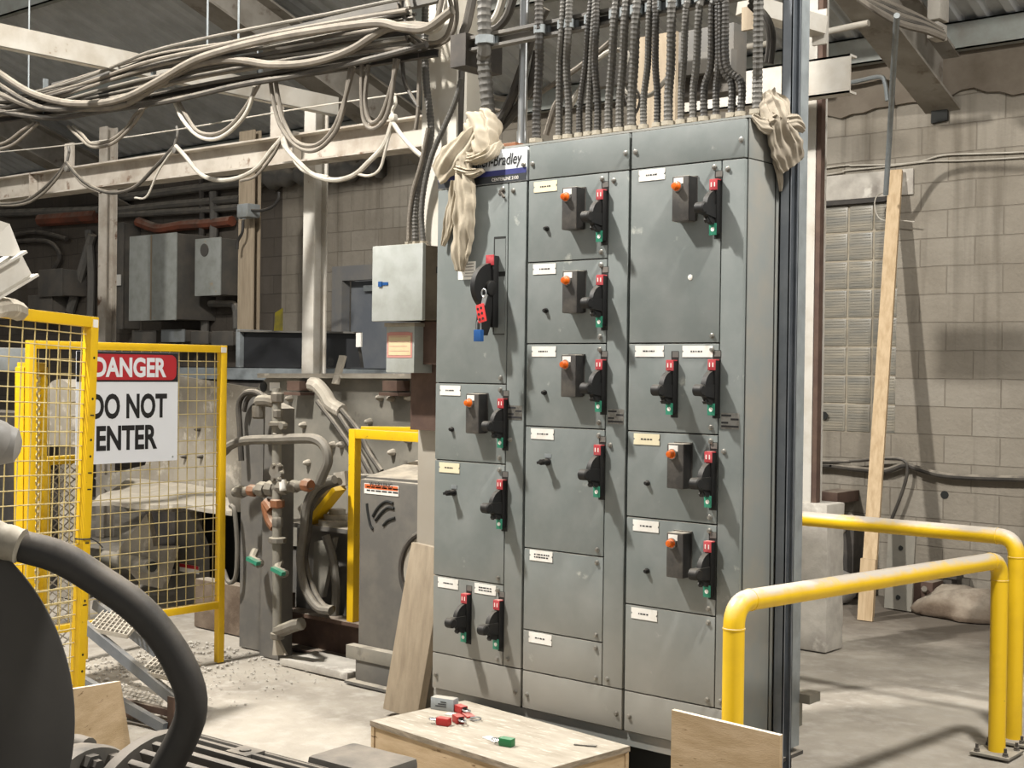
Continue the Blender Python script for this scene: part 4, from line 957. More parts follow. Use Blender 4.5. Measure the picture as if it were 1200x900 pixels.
bm = B(); bx(bm, (-4.6, 2.0, 0), (-2.9, 2.3, 1.0)); solo('dark_hollow', bm, M['gap'], 'black box for the dark void under the white dusty ledge', 'machine')  # solid black box; its colour stands in for shade in the void
mt = thing('shaft_flange', 'dusty triangular flange plate with shaft end behind mesh guard', 'machine part', W(185, 720, y=1.2))
bm = B(); prism(bm, [W(a, b_, y=1.2) for a, b_ in ((130, 655), (172, 602), (180, 640), (205, 640), (198, 662), (190, 690), (165, 685), (150, 668))], (0, .04, 0)); obj('flange_plate', bm, M['pale'], mt)
bm = B(); a = W(178, 664, y=1.02); b_ = W(108, 650, y=1.35); cyl(bm, b_, a, .05, sides=18); obj('shaft', bm, M['grey'], mt)
bm = B(); d0 = (a-b_).normalized(); lathe(bm, a, d0, ((0, .035), (.003, .035)), 14); obj('bore', bm, M['gap'], mt)
bm = B(); prism(bm, [W(a, b_, y=1.35) for a, b_ in ((205, 600), (222, 600), (238, 640), (240, 760), (205, 760))], (0, .05, 0)); solo('dark_plate', bm, M['greyd'], 'grey side plate right of flange behind the mesh guard', 'plate')
lb = thing('warning_label', 'small red and white warning label behind mesh guard', 'label', W(220, 672, y=1.33))
a = W(211, 660, y=1.345); b_ = W(233, 673, y=1.345); bm = B(); bx(bm, (a.x, 1.342, b_.z), (b_.x, 1.348, a.z)); obj('white_panel', bm, M['plate'], lb)
bm = B(); bx(bm, (a.x, 1.3405, a.z-.024), (b_.x, 1.342, a.z)); obj('red_band', bm, M['signr'], lb)
bm = B(); bx(bm, (-3.0, .95, 0), (-2.15, 1.05, .30)); solo('rubble_curb', bm, M['dirt'], 'dark rough curb on floor under the mesh guard', 'curb')
bm = B(); a = W(-20, 640, y=.6); bx(bm, (-6.2, .9, 0), (-4.85, 1.2, 1.28)); solo('dark_machine', bm, M['dark'], 'dark machine block behind the nearer gate', 'machine')
# curved pale housing seen through the gate
bm = B(); P = [W(a, b_, y=.9) for a, b_ in ((48, 520), (48, 480), (55, 455), (65, 445), (78, 448), (92, 470), (95, 525))]; prism(bm, spline(P, 5), (0, .2, 0)); q = W(72, 520, y=.9); bx(bm, (q.x-.1, .95, 0), (q.x+.1, 1.05, q.z)); solo('curved_cover', bm, M['pale'], 'pale curved machine cover seen through the nearer gate', 'machine cover')
bm = B(); bx(bm, W(-10, 418, y=.2)+V((0, 0, -.09)), W(22, 408, y=.45)+V((0, 0, 0)), .01); solo('limit_switch', bm, M['boxg'], 'pale grey box seen through top of the nearer gate', 'box')
# long galvanised channel and black sheet in it
cy = 2.3
a = W(205, 437, y=cy); c = W(520, 437, y=cy); zz = a.z
bm = B(); channel(bm, (-5.6, cy, zz), (-1.1, cy, zz+.01), .10, .06, .006, Z, Y)
solo('galvanised_channel', bm, M['galv'], 'long pale galvanised channel above the machine housing', 'channel')
t = thing('trough', 'black sheet trough with silver end plate on the galvanised channel', 'trough', W(350, 431, y=cy+.06))
p0, p1, p2_, p3_ = W(285, 431, y=cy+.02), W(423, 431, y=cy+.02), W(417, 391, y=cy+.02), W(285, 389, y=cy+.02)
bm = B(); prism(bm, [p0, p1, p2_, p3_], (0, .03, 0)); obj('black_sheet', bm, M['blackbelt'], t)
bm = B(); bar(bm, p3_+V((-.02, 0, .006)), p2_+V((.02, 0, .006)), .08, .012); obj('top_edge', bm, M['greyd'], t)
bm = B(); q = W(276, 431, y=cy-.02); bx(bm, (q.x, cy-.02, q.z), (p0.x+.005, cy+.30, p3_.z+.02), .004); obj('end_plate', bm, M['galv'], t)
bm = B(); a = W(420, 400, y=cy); bx(bm, (a.x-.02, cy-.005, a.z-.04), (a.x+.03, cy+.01, a.z+.06)); obj('tape_mark', bm, M['plate'], t)
bm = B(); bx(bm, (-5.5, 2.29, 0), (-1.3, 2.37, zz-.045)); solo('dark_back_plate', bm, M['dark'], 'dark steel wall plate under the galvanised channel', 'plate')
# leaning flat bar on the housing, lagged pipe
bm = B(); bar(bm, W(393, 450, y=hy-.08), W(402, 417, y=hy-.02), .05, .02, Y); solo('flat_bar', bm, M['pale'], 'pale flat bar sticking up above the machine housing', 'bar')
bm = B(); hose(bm, [W(p_, q_, y=hy-.1) for p_, q_ in ((365, 450), (372, 452), (381, 462), (388, 474), (401, 482))], .045, 10); solo('lagged_pipe', bm, M['pale'], 'lumpy lagged pipe sloping down across the machine housing', 'pipe')
for k, L in enumerate(([(400, 480), (420, 505), (432, 530), (447, 552)], [(396, 484), (412, 510), (424, 535), (440, 565)], [(372, 470), (395, 500), (415, 530), (430, 560)])):
    bm = B(); hose(bm, [W(p_, q_, y=hy-.12) for p_, q_ in L], .016, 8); solo('machine_hose', bm, M['cabled'], ('upper', 'middle', 'lower')[k]+' dark hose running down right from the lagged pipe', 'hose')

# upright H post and manifold
y0 = .75
bm = B(); a = W(280, 765, y=y0); b_ = W(303, 765, y=y0); zt_ = W(290, 462, y=y0).z
ibeam(bm, ((a.x+b_.x)/2, y0+.08, 0), ((a.x+b_.x)/2, y0+.08, zt_), .14, b_.x-a.x+.02, .012, .01, Y)
solo('machine_post', bm, M['greyd'], 'wide grey steel upright left of the valve manifold', 'post')
bm = B(); a = W(304, 765, y=.68); b_ = W(326, 765, y=.68); zt_ = W(312, 478, y=.68).z; prism(bm, [V((a.x, .68, 0)), V((b_.x, .68, 0)), V((b_.x, .68, zt_)), V((a.x+.03, .68, zt_+.04))], (0, .1, 0))
solo('machine_post', bm, M['greyd'], 'narrow dark steel upright directly behind the valve manifold', 'post')
bm = B(); prism(bm, [W(319, 768, y=.60), W(334, 768, y=.60), W(321, 742, y=.60)], (0, .02, 0)); bb = bm
solo('gusset', bm, M['pale'], 'small pale gusset plate at the manifold foot', 'gusset')
mf = thing('valve_manifold', 'dusty vertical pipe with valves and elbows beside the steel upright', 'valve manifold', W(325, 750, y=.58))
ym = .58
def wp(a, b_, y=ym): return W(a, b_, y=y)
bm = B(); cyl(bm, wp(325, 748), wp(324, 455), .026, sides=12); obj('vertical_pipe', bm, M['grey'], mf)
for py, r, h in ((466, .045, .06), (485, .036, .05), (497, .055, .03), (512, .04, .05), (560, .045, .05), (590, .05, .05), (612, .038, .06), (633, .062, .035), (745, .05, .04)):
    c = wp(325, py); bm = B(); r *= .8; lathe(bm, c-Z*h/2, Z, ((0, r*.8), (h*.15, r), (h*.85, r), (h, r*.8)), 8); obj('coupling', bm, M['manif'] if py != 590 else M['copper'], mf)
bm = B(); hose(bm, [wp(303, 472), wp(306, 470), wp(316, 470), wp(324, 472)], .034, 10); lathe(bm, wp(303, 476), -Z, ((0, .038), (.06, .038), (.07, .03)), 10); obj('elbow', bm, M['manif'], mf)
bm = B(); a = wp(342, 498, .50); bar(bm, wp(316, 497, .54), wp(336, 497, .54), .02, .015); lathe(bm, wp(334, 499, .54), -Y, ((0, .02), (.03, .02)), 10); obj('valve_lever', bm, M['manif'], mf)
bm = B(); cyl(bm, wp(275, 577), wp(364, 568), .027, sides=12); obj('cross_pipe', bm, M['manif'], mf)
for px, r in ((282, .036), (296, .034), (308, .045), (318, .045), (332, .04), (345, .034), (360, .036)):
    c = wp(px, 577-(px-275)*.1); bm = B(); lathe(bm, c-V((.03, 0, 0)), X, ((0, r*.85), (.01, r), (.05, r), (.06, r*.85)), 8); obj('coupling', bm, M['manif'] if px not in (296, 360) else M['copper'], mf)
bm = B(); c = wp(331, 553, .52); lathe(bm, c, V((.3, -1, .2)), ((0, .015), (.05, .015), (.052, .045), (.062, .045), (.064, .012)), 10)
for k in range(6): a = k*math.pi/3; lathe(bm, c+V((.02+.042*math.cos(a), -.05, .042*math.sin(a))), -Y, ((0, .014), (.02, .010)), 7)
obj('valve_wheel', bm, M['manif'], mf)
bm = B(); cyl(bm, wp(331, 562, .55), wp(332, 575, .55), .02); obj('valve_stem', bm, M['plate'], mf)
bm = B(); hose(bm, [wp(318, 598), wp(312, 590), wp(316, 608), wp(322, 618)], .03, 9); obj('elbow', bm, M['copper'], mf)
for px, py, y in ((305, 660, .50), (334, 672, .50)):
    bm = B(); c = wp(px, py, y); lathe(bm, c, V((.5, -1, .1)), ((0, .02), (.03, .025), (.05, .02)), 8); hose(bm, [wp(px-6, py-14, .6), wp(px-9, py-4, .55), c], .024, 9); obj('ball_valve', bm, M['manif'], mf)
    bm = B(); bar(bm, c+V((-.03, -.06, .03)), c+V((.06, -.06, .01)), .03, .02); obj('green_lever', bm, M['green'], mf)
bm = B(); hose(bm, [wp(325, 740), wp(332, 738), wp(345, 733), wp(353, 731)], .035, 10); obj('outlet_pipe', bm, M['manif'], mf)
# hoses from the manifold
def hz(L, y, r, m, lab, ): 
    bm = B(); hose(bm, [W(a, b_, y=y) for a, b_ in L], r, 9); solo('machine_hose', bm, M[m], lab, 'hose')
hz([(262, 530), (272, 521), (290, 516), (325, 515)], .55, .026, 'hoseg', 'grey hose running left from manifold towards the mesh guard')
hz([(325, 515), (350, 514), (370, 515), (381, 524), (384, 540), (378, 556), (374, 566)], .55, .028, 'hoseg', 'grey hose arching right and down from the manifold')
hz([(312, 470), (305, 462), (296, 459), (286, 462), (280, 475), (281, 500), (283, 540)], .70, .017, 'cabled', 'dark hose looped over the top of the wide steel upright')
hz([(318, 470), (310, 464), (298, 462), (290, 468), (286, 482)], .72, .014, 'cabled', 'second dark hose loop at the top of the wide upright')
hz([(392, 562), (372, 570), (360, 590), (356, 620), (352, 655), (358, 690), (372, 712), (388, 716)], .75, .024, 'hoseg', 'grey hose hanging in a long bend below the machine shelf')
hz([(398, 564), (380, 572), (364, 592), (361, 625), (357, 655), (366, 690), (378, 710), (390, 714)], .80, .022, 'cabled', 'dark hose hanging beside the long grey one')
hz([(382, 628), (390, 655), (394, 690), (392, 725)], .95, .026, 'hoseg', 'grey hose hanging behind the yellow guard frame')
hz([(262, 668), (268, 682), (276, 676), (278, 640), (275, 600), (270, 592)], .70, .014, 'hoseg', 'thin grey hose hanging right of the mesh guard')
# shelf with pump parts, legs, skid
bm = B(); bx(bm, (-2.25, .98, .70), (-1.45, 1.45, .725)); bx(bm, (-2.2, 1.1, .1), (-1.5, 1.4, .70)); solo('machine_shelf', bm, M['greyd'], 'dusty steel shelf below the machine housing', 'shelf')
bm = B(); prism(bm, [W(a, b_, y=.97) for a, b_ in ((368, 635), (392, 630), (386, 660), (378, 700), (366, 700))], (0, .03, 0)); solo('shelf_leg', bm, M['grey'], 'tapered grey leg plate under the machine shelf', 'plate')
bm = B(); bar(bm, W(366, 612, y=1.02), W(398, 572, y=1.02), .03, .09, V((.6, -.6, .5))); solo('yellow_strut', bm, M['yellow'], 'short sloping yellow strut on the machine shelf', 'strut')
bm = B(); bar(bm, W(360, 600, y=1.06), W(396, 562, y=1.06), .06, .12, V((.6, -.6, .5))); bar(bm, W(395, 562, y=1.06), W(408, 560, y=1.06), .05, .08); solo('belt_guard', bm, M['pale'], 'dusty sloping cover above the yellow strut', 'machine cover')
bm = B(); a = W(395, 616, y=1.1); lathe(bm, (a.x, 1.1, .726), Z, ((0, .11), (.03, .11), (.031, .08), (.06, .08), (.061, .05), (.09, .05)), 12); solo('pump_flange', bm, M['fitting'], 'round dusty flange on machine shelf behind the yellow frame', 'pump')
bm = B(); a = W(412, 612, y=1.2); cyl(bm, (a.x+.1, 1.2, .73), (a.x+.1, 1.2, 1.02), .07, sides=14); lathe(bm, (a.x+.1, 1.2, .88), Z, ((0, .08), (.03, .08)), 14); solo('pump_cylinder', bm, M['greyd'], 'upright grey cylinder on the machine shelf', 'pump')
bm = B(); channel(bm, (-2.25, .93, .12), (-1.2, .93, .12), .22, .10, .012, Z, -Y); bx(bm, (-2.3, .86, .215), (-1.2, .98, .235)); solo('machine_skid', bm, M['rust'], 'brown channel skid with pale top under the yellow guard frame', 'skid')
bm = B(); bx(bm, (-1.75, .60, 0), (-1.2, .86, .04), .006); solo('kerb', bm, M['conc'], 'low concrete strip on floor in front of the brown skid', 'kerb')
# yellow angle guard frame
yg = .90
pts = [W(413.5, 733, y=yg), W(416, 508, y=yg), W(500, 506, y=yg)]
pts[0].z = .235; pts[1].x = pts[0].x; pts[2].z = pts[1].z
t = thing('yellow_guard_frame', 'bright yellow square tube guard frame left of the junction box column', 'guard frame', pts[0])
bm = B(); bar(bm, pts[0], pts[1]+Z*.025, .05, .05, X, .003); obj('frame_post', bm, M['yellow'], t)
bm = B(); bar(bm, pts[1]+X*.026, pts[2]+X*.25, .05, .05, Z, .003); obj('frame_rail', bm, M['yellow'], t)
bm = B(); bar(bm, pts[1]+V((.026, .02, .02)), pts[1]+V((.5, .5, .02)), .04, .04, Z, .003); obj('frame_rail', bm, M['yellow'], t)
# blower housing
by = .66
t = thing('blower_housing', 'grey sheet metal blower housing with orange warning label behind the plank', 'blower', (-.85, by+.25, 0))
bm = B(); bx(bm, (-1.19, by, .02), (-.32, by+.46, 1.06), .018); prism(bm, [(-1.16, by+.02, 1.05), (-.34, by+.02, 1.06), (-.34, by+.40, 1.13), (-1.16, by+.40, 1.12)], (0, 0, .02)); obj('casing', bm, M['greyd'], t)
bm = B(); c = V((-.66, by-.002, .62)); tube(bm, [c+V((.205*math.cos(a), -.008, .205*math.sin(a))) for a in [k*math.pi/16 for k in range(33)]], .014, 8); obj('inlet_ring', bm, M['dark'], t)
bm = B(); lathe(bm, c+V((0, -.001, 0)), -Y, ((0, .19), (.003, .19)), 32); obj('inlet_plate', bm, M['pale'], t)
a = W(427, 566, y=by-.002); b_ = W(467, 582, y=by-.002)
bm = B(); bx(bm, (a.x, by-.003, b_.z), (b_.x, by-.0005, a.z)); obj('warning_label', bm, M['plate'], t)
bm = B(); bx(bm, (a.x+.004, by-.0038, (a.z+b_.z)/2), (b_.x-.004, by-.003, a.z-.003)); obj('orange_band', bm, M['orangel'], t)
bm = B(); text(bm, 'WARNING', ((a.x+b_.x)/2, by-.0042, (a.z+b_.z)/2+.012), .026, X, Z, 'CENTER', .01)
for k in range(2):
    xx = a.x+.02
    while xx < b_.x-.04: l = .014+.012*((int(xx*977)) % 3); bx(bm, (xx, by-.0038, b_.z+.014+.018*k), (xx+l, by-.003, b_.z+.022+.018*k)); xx += l+.008
obj('label_printing', bm, M['ink'], t, fixn=True)
bm = B()
for L in ([(437, 605), (443, 595), (452, 588), (461, 590)], [(440, 610), (448, 600), (455, 595), (462, 596)], [(449, 616), (455, 610), (463, 607)], [(430, 590), (431, 600), (434, 615), (437, 620)]):
    tube(bm, spline([W(p_, q_, y=by-.002) for p_, q_ in L], 5), .008, 6)
obj('louvre', bm, M['gap'], t)
bm = B(); bx(bm, (-1.215, by-.06, .12), (-.80, by-.002, .19), .004); obj('skid_rail', bm, M['grey'], t)
bm = B(); bx(bm, (-1.15, by-.05, .012), (-.83, by-.002, .12), .003); bx(bm, (-1.18, by-.10, 0), (-.80, by-.002, .014)); obj('foot', bm, M['greyd'], t)
# leaning planks
pA, pB = W(467, 838, z=0), W(506, 640, y=.40)
bm = B(); d0 = (pB-pA).normalized(); bar(bm, pA+V((.03, 0, .012)), pB, .055, .205, V((.76, .1, 0)).cross(d0).cross(d0)*-1, .004)
solo('leaning_plank', bm, M['wood'], 'wide weathered plank leaning on column left of the cabinet', 'plank')
pA2, pB2 = W(502, 836, z=0)+V((.03, .09, .01)), W(512, 700, y=.44)
bm = B(); bar(bm, pA2, pB2, .04, .10, V((.76, .1, 0)).cross(pB2-pA2).cross(pB2-pA2)*-1, .003); solo('leaning_plank', bm, M['wood'], 'narrow dark plank tucked between the wide plank and cabinet', 'plank')

# ---- step ladder lying behind the plywood
t = thing('step_stair', 'grey steel step stair with grating treads lying by the yellow gate', 'steps', W(150, 850, z=0))
A0, A1, B0, B1 = V((-1.78, -.62, .40)), V((-1.06, -.575, .13)), V((-2.10, -.33, .41)), V((-1.28, -.30, .13))
bm = B(); bar(bm, A0, A1, .03, .05); obj('stringer', bm, M['strut'], t)
bm = B(); bar(bm, B0, B1, .03, .05); obj('stringer', bm, M['strut'], t)
bm = B(); bar(bm, A0+V((-.1, -.12, -.18)), A1+V((-.02, -.04, -.12)), .03, .045); obj('stringer', bm, M['strut'], t)
for f, w_ in ((.10, .30), (.66, .28)):
    a, b_ = A0.lerp(A1, f), B0.lerp(B1, f); bm = B(); ex = (A1-A0); ex.z = 0; ex.normalize()
    for k in range(10): q = ex*(w_*k/9); bar(bm, a+q, b_+q, .006, .02)
    for k in range(7): r0 = a.lerp(b_, k/6); bar(bm, r0, r0+ex*w_, .006, .02)
    obj('grating_tread', bm, M['pale'], t)
bm = B(); bar(bm, A1+V((0, 0, .02)), V((A1.x, A1.y, 0)), .05, .05, X); obj('end_post', bm, M['rust'], t); bm = B(); bar(bm, B1, V((B1.x, B1.y, 0)), .05, .05, X); obj('end_post', bm, M['rust'], t)
for dz in (-.06, -.11): bm = B(); bar(bm, A1+V((-.35, -.03, dz)), A1+V((0, 0, dz)), .03, .03); obj('cross_bar', bm, M['rust'], t)
# white rubble on the floor by the steps (uncountable)
bm = B(); rr = random.Random(5)
for k in range(1300):
    x = rr.uniform(-2.6, -1.15); y = rr.uniform(-.55, .70)
    if rr.random() < (x+2.6)/1.7: continue
    if abs(x-gx) < .05: continue
    s = rr.uniform(.004, .015)*(1 if x < -1.9 else .55); m4 = Matrix.Translation((x, y, s*.2)) @ Matrix.Rotation(rr.uniform(0, 6), 4, 'Z') @ Matrix.Diagonal((s, s*rr.uniform(.5, 1), s*rr.uniform(.35, .8), 1))
    bmesh.ops.create_icosphere(bm, subdivisions=1, radius=1, matrix=m4)
o = obj('rubble', bm, M['conc'], ang=.3); tag(o, 'white crumbled rubble scattered on floor around the steel steps', 'rubble', None, 'stuff')

# ---- I-beam end poking in at the left
bm = B(); ibeam(bm, W(-60, 362, d=5.0), W(30, 309, d=5.25), .11, .10, .010, .009)
prism(bm, [W(-40, 300, d=5.05), W(13, 300, d=5.2), W(-2, 262, d=5.2), W(-40, 250, d=5.05)], V((.03, .03, 0))); bx(bm, (0, 0, 0), (.001, .001, .001)) if False else None
solo('steel_beam_end', bm, M['white'], 'bright sloping white beam end poking in at the left edge', 'beam')
bm = B(); hose(bm, [W(-30, 368, d=5.0), W(5, 360, d=5.25), W(22, 365, d=5.6)], .04, 9); solo('dusty_sack', bm, M['pale'], 'pale rounded lump resting on the left gate', 'sack')

# ---- electrical gear on the dark rear wall
def enclosure(px0, px1, py0, py1, dep, m, lab, y=WY, label=None, name='wall_enclosure'):
    yf = y-dep; a = W(px0, py0, y=yf); b_ = W(px1, py1, y=yf)
    t = thing(name, lab, 'electrical box', ((a.x+b_.x)/2, y-.01, b_.z))
    bm = B(); bx(bm, (a.x, yf+.02, b_.z), (b_.x, y, a.z), .01); obj('enclosure', bm, M['boxd'], t)
    bm = B(); bx(bm, (a.x-.008, yf, b_.z-.008), (b_.x+.008, yf+.022, a.z+.008), .008); obj('lid', bm, M[m], t); return t, a, b_, yf
t, a, b_, yf = enclosure(152, 205, 278, 374, .55, 'jb', 'large pale grey cabinet on the dark rear wall'); bm = B(); bx(bm, (a.x+(b_.x-a.x)*.47, yf-.004, b_.z), (a.x+(b_.x-a.x)*.50, yf-.001, a.z)); obj('rust_seam', bm, M['wood'], t)
t, a, b_, yf = enclosure(229, 257, 281, 345, .40, 'jb', 'narrow pale grey switch box on the rear wall beside large cabinet')
bm = B(); lathe(bm, W(240, 293, y=yf-.001), -Y, ((0, .07), (.01, .07)), 18); obj('round_boss', bm, M['boxd'], t)
enclosure(45, 72, 317, 346, .35, 'boxd', 'small dim box on the rear wall behind the left gate')
enclosure(33, 60, 347, 372, .30, 'boxd', 'lower dim box on the rear wall above the left gate')
enclosure(189, 215, 387, 400, .35, 'boxg', 'low pale box under the large cabinet, beside dim boxes')
enclosure(155, 182, 388, 402, .35, 'boxd', 'dim low box under the large grey cabinet')
enclosure(224, 243, 389, 402, .30, 'boxd', 'dim low box under the narrow switch box, left one')
enclosure(248, 272, 389, 404, .30, 'boxd', 'dim low box under the narrow switch box, right one')
enclosure(135, 143, 262, 385, .25, 'boxd', 'tall slim grey trunking on rear wall right of the rusty white post', name='wall_trunking')
def wpipe(L, r, m, lab, y=WY-.08, name='wall_pipe', cat='pipe'):
    bm = B(); hose(bm, [W(a, b_, y=y) for a, b_ in L], r, 8, 5); solo(name, bm, M[m], lab, cat)
wpipe([(48, 258), (115, 253)], .085, 'orangepipe', 'rusty orange pipe along the dark rear wall, left length')
wpipe([(162, 260), (178, 266), (190, 268), (215, 264), (245, 262), (272, 259)], .06, 'orangepipe', 'bright orange pipe along rear wall above large cabinet')
wpipe([(0, 250), (118, 246)], .05, 'greyd', 'grey conduit above the rusty orange pipe')
wpipe([(135, 247), (200, 240), (282, 233)], .045, 'greyd', 'upper grey conduit along the rear wall above large cabinet')
wpipe([(135, 252), (210, 248), (282, 243)], .04, 'greyd', 'lower grey conduit along the rear wall above large cabinet')
wpipe([(140, 232), (220, 222), (285, 214)], .05, 'greyd', 'topmost grey conduit along the rear wall under the beam')
wpipe([(108, 275), (95, 320), (82, 365)], .06, 'greyd', 'slanting grey pipe on rear wall left of the rusty post')
wpipe([(104, 270), (107, 320), (106, 375)], .05, 'greyd', 'upright grey pipe on rear wall left of the rusty post')
wpipe([(236, 210), (237, 245), (236, 282)], .035, 'dark', 'thin dark drop pipe above the narrow switch box, left one')
wpipe([(250, 225), (251, 255), (250, 282)], .05, 'greyd', 'grey drop pipe above the narrow switch box, right one')
wpipe([(224, 357), (268, 356), (276, 362), (277, 385)], .04, 'greyd', 'bent grey conduit under the narrow switch box')
wpipe([(240, 345), (240, 390)], .05, 'greyd', 'short upright conduit under the narrow switch box')
wpipe([(12, 276), (40, 272), (60, 275), (78, 280)], .03, 'dark', 'dark sagging cable on the far left rear wall', cat='cable')
wpipe([(10, 284), (40, 282), (60, 285), (70, 300), (62, 318)], .03, 'dark', 'second dark sagging cable on the far left rear wall', cat='cable')
# small switch box on the brown post
sw = thing('post_switch', 'small grey switch box fixed to brown grimy post', 'switch', W(285, 262, y=3.55))
a = W(277, 239, y=3.45); b_ = W(290, 254, y=3.45); bm = B(); bx(bm, (a.x, 3.45, b_.z), (b_.x, 3.6, a.z), .02); obj('switch_body', bm, M['boxg'], sw)
for px in (281.5, 286): c = W(px, 257, y=3.5); bm = B(); lathe(bm, c, Z, ((0, .018), (.04, .022), (.06, .022)), 8); obj('cable_gland', bm, M['steel'], sw)
bm = B(); hose(bm, [W(a_, b__, y=3.5) for a_, b__ in ((285, 258), (284, 272), (279, 282), (278, 292))], .014, 7); solo('switch_cable', bm, M['rubber'], 'black cable hanging below the small post switch', 'cable')
bm = B(); hose(bm, [W(a_, b__, y=3.5) for a_, b__ in ((291, 246), (305, 247), (318, 243), (326, 234), (327, 225))], .014, 7); solo('switch_cable', bm, M['rubber'], 'black cable looping right from the small post switch', 'cable')
a = W(321, 361, y=WY-.004); b_ = W(331, 392, y=WY-.004); bm = B(); prism(bm, [(a.x, WY-.004, b_.z), (b_.x, WY-.004, b_.z), (b_.x, WY-.004, a.z), (a.x+.02, WY-.004, a.z-.05)], (0, .004, 0)); solo('paint_mark', bm, M['paintmark'], 'yellow paint patch on rear wall left of the door', 'paint mark')
"""lagging along the wall above the beam"""
bm = B(); P = [W(a_, b__, y=5.1) for a_, b__ in ((298, 210), (330, 208), (360, 204), (400, 200), (445, 195))]
tube(bm, resample(spline(P, 8), .08), .12, 10, rad=lambda i, n: .10+.03*math.sin(i*2.1)+.02*math.sin(i*5.3)); solo('lagged_pipe', bm, M['greyd'], 'fluffy lagged pipe high on rear wall beyond the white post', 'pipe', ang=3)
"""wall tag"""
a = W(135, 322, y=4.93); bm = B(); bx(bm, (a.x, 4.92, a.z-.13), (a.x+.12, 4.935, a.z)); solo('wall_tag', bm, M['plate'], 'small white tag on the slim trunking', 'tag')
# ================================================================== RIGHT SIDE
# strut post fixed to the cabinet side
px_ = 1.553
a = W(914.5, 640, x=px_); b_ = W(925, 640, x=px_)
yc = (a.y+b_.y)/2
bm = B(); yy0, yy1 = b_.y, a.y
y0, y1 = min(a.y, b_.y), max(a.y, b_.y); zt = roofz(.2)-.1
bx(bm, (1.530, y0, 0), (1.534, y1, zt)); bx(bm, (1.530, y0, 0), (1.572, y0+.004, zt)); bx(bm, (1.530, y1-.004, 0), (1.572, y1, zt))
bx(bm, (1.568, y0, 0), (1.572, y0+.010, zt)); bx(bm, (1.568, y1-.010, 0), (1.572, y1, zt))
bx(bm, (1.525, y0-.03, 0), (1.60, y1+.03, .012))
solo('strut_post', bm, M['strut'], 'tall grey slotted strut post against the right side of the grey cabinet', 'post')
bm = B(); bx(bm, (1.5255, y1+.035, .23), (1.548, DEP+.0, zt-.3)); solo('strut_post', bm, M['galv'], 'pale grey post at the rear right corner of the grey cabinet', 'post')

# guard rails
def rail(P, r, lab, plates, grp=None):
    t = thing('guard_rail', lab, 'guard rail', P[0]*1.0)
    Q = []
    # rounded corners
    for i in range(len(P)):
        if i in (0, len(P)-1): Q.append(P[i]); continue
        d0 = (P[i-1]-P[i]).normalized(); d1 = (P[i+1]-P[i]).normalized(); R_ = .085
        A, C = P[i]+d0*R_, P[i]+d1*R_
        for k in range(9):
            f = k/8; Q.append((A*(1-f)+P[i]*f)*(1-f)+(P[i]*(1-f)+C*f)*f)
    bm = B(); tube(bm, Q, r, 20); obj('rail_tube', bm, M['yellowr'], t, ang=1.0)
    bm = B()
    for i in range(1, len(P)-1):
        for o_ in (P[i-1], P[i+1]):
            d0 = (o_-P[i]).normalized(); c = P[i]+d0*.087; lathe(bm, c-d0*.002, d0, ((0, r+.0005), (.001, r+.002), (.005, r+.002), (.006, r+.0005)), 20)
    obj('weld_bead', bm, M['yellowr'], t)
    for pl in plates:
        bm = B(); bx(bm, (pl.x-.085, pl.y-.09, .0), (pl.x+.085, pl.y+.09, .012), .002); obj('base_plate', bm, M['grey'], t)
        for i in (-.062, .062):
            for j in (-.066, .066):
                bm = B(); lathe(bm, (pl.x+i, pl.y+j, .012), Z, ((0, .014), (.004, .014), (.0045, .012), (.014, .012), (.0145, .007), (.034, .007)), 6); obj('anchor_bolt', bm, M['dark'], t)
    return t
rb = W(1168, 883, z=0); rn = W(860.5, 703, z=.88)
zt1 = W(1160, 655, y=rb.y).z
rail([V((rn.x, rn.y, 0)), V((rn.x, rn.y, .872)), V((rb.x, rb.y, zt1)), V((rb.x, rb.y, 0))], .0365, 'near yellow pipe guard rail ending right in front of the cabinet side', [V((rn.x, rn.y, 0)), V((rb.x, rb.y, 0))])
rc = W(1187.5, 868, z=0)
z2 = .915
rail([V((-.75, rc.y, 0)), V((-.75, rc.y, z2)), V((rc.x, rc.y, z2)), V((rc.x, rc.y, 0))], .0365, 'far yellow pipe guard rail passing behind the grey cabinet', [V((rc.x, rc.y, 0)), V((-.75, rc.y, 0))])

# plywood sheet in front
a, b_ = W(787, 832, d=4.15), W(914, 862, d=3.93)
dv = (b_-a); dv.z = 0; nv = V((dv.y, -dv.x, 0)).normalized()
bm = B(); prism(bm, [V((a.x, a.y, 0)), V((b_.x, b_.y, 0)), V((b_.x, b_.y, b_.z)), V((a.x, a.y, a.z))], nv*-.018)
solo('plywood_sheet', bm, M['ply'], 'tan plywood sheet standing on edge in front of the yellow rail', 'board')

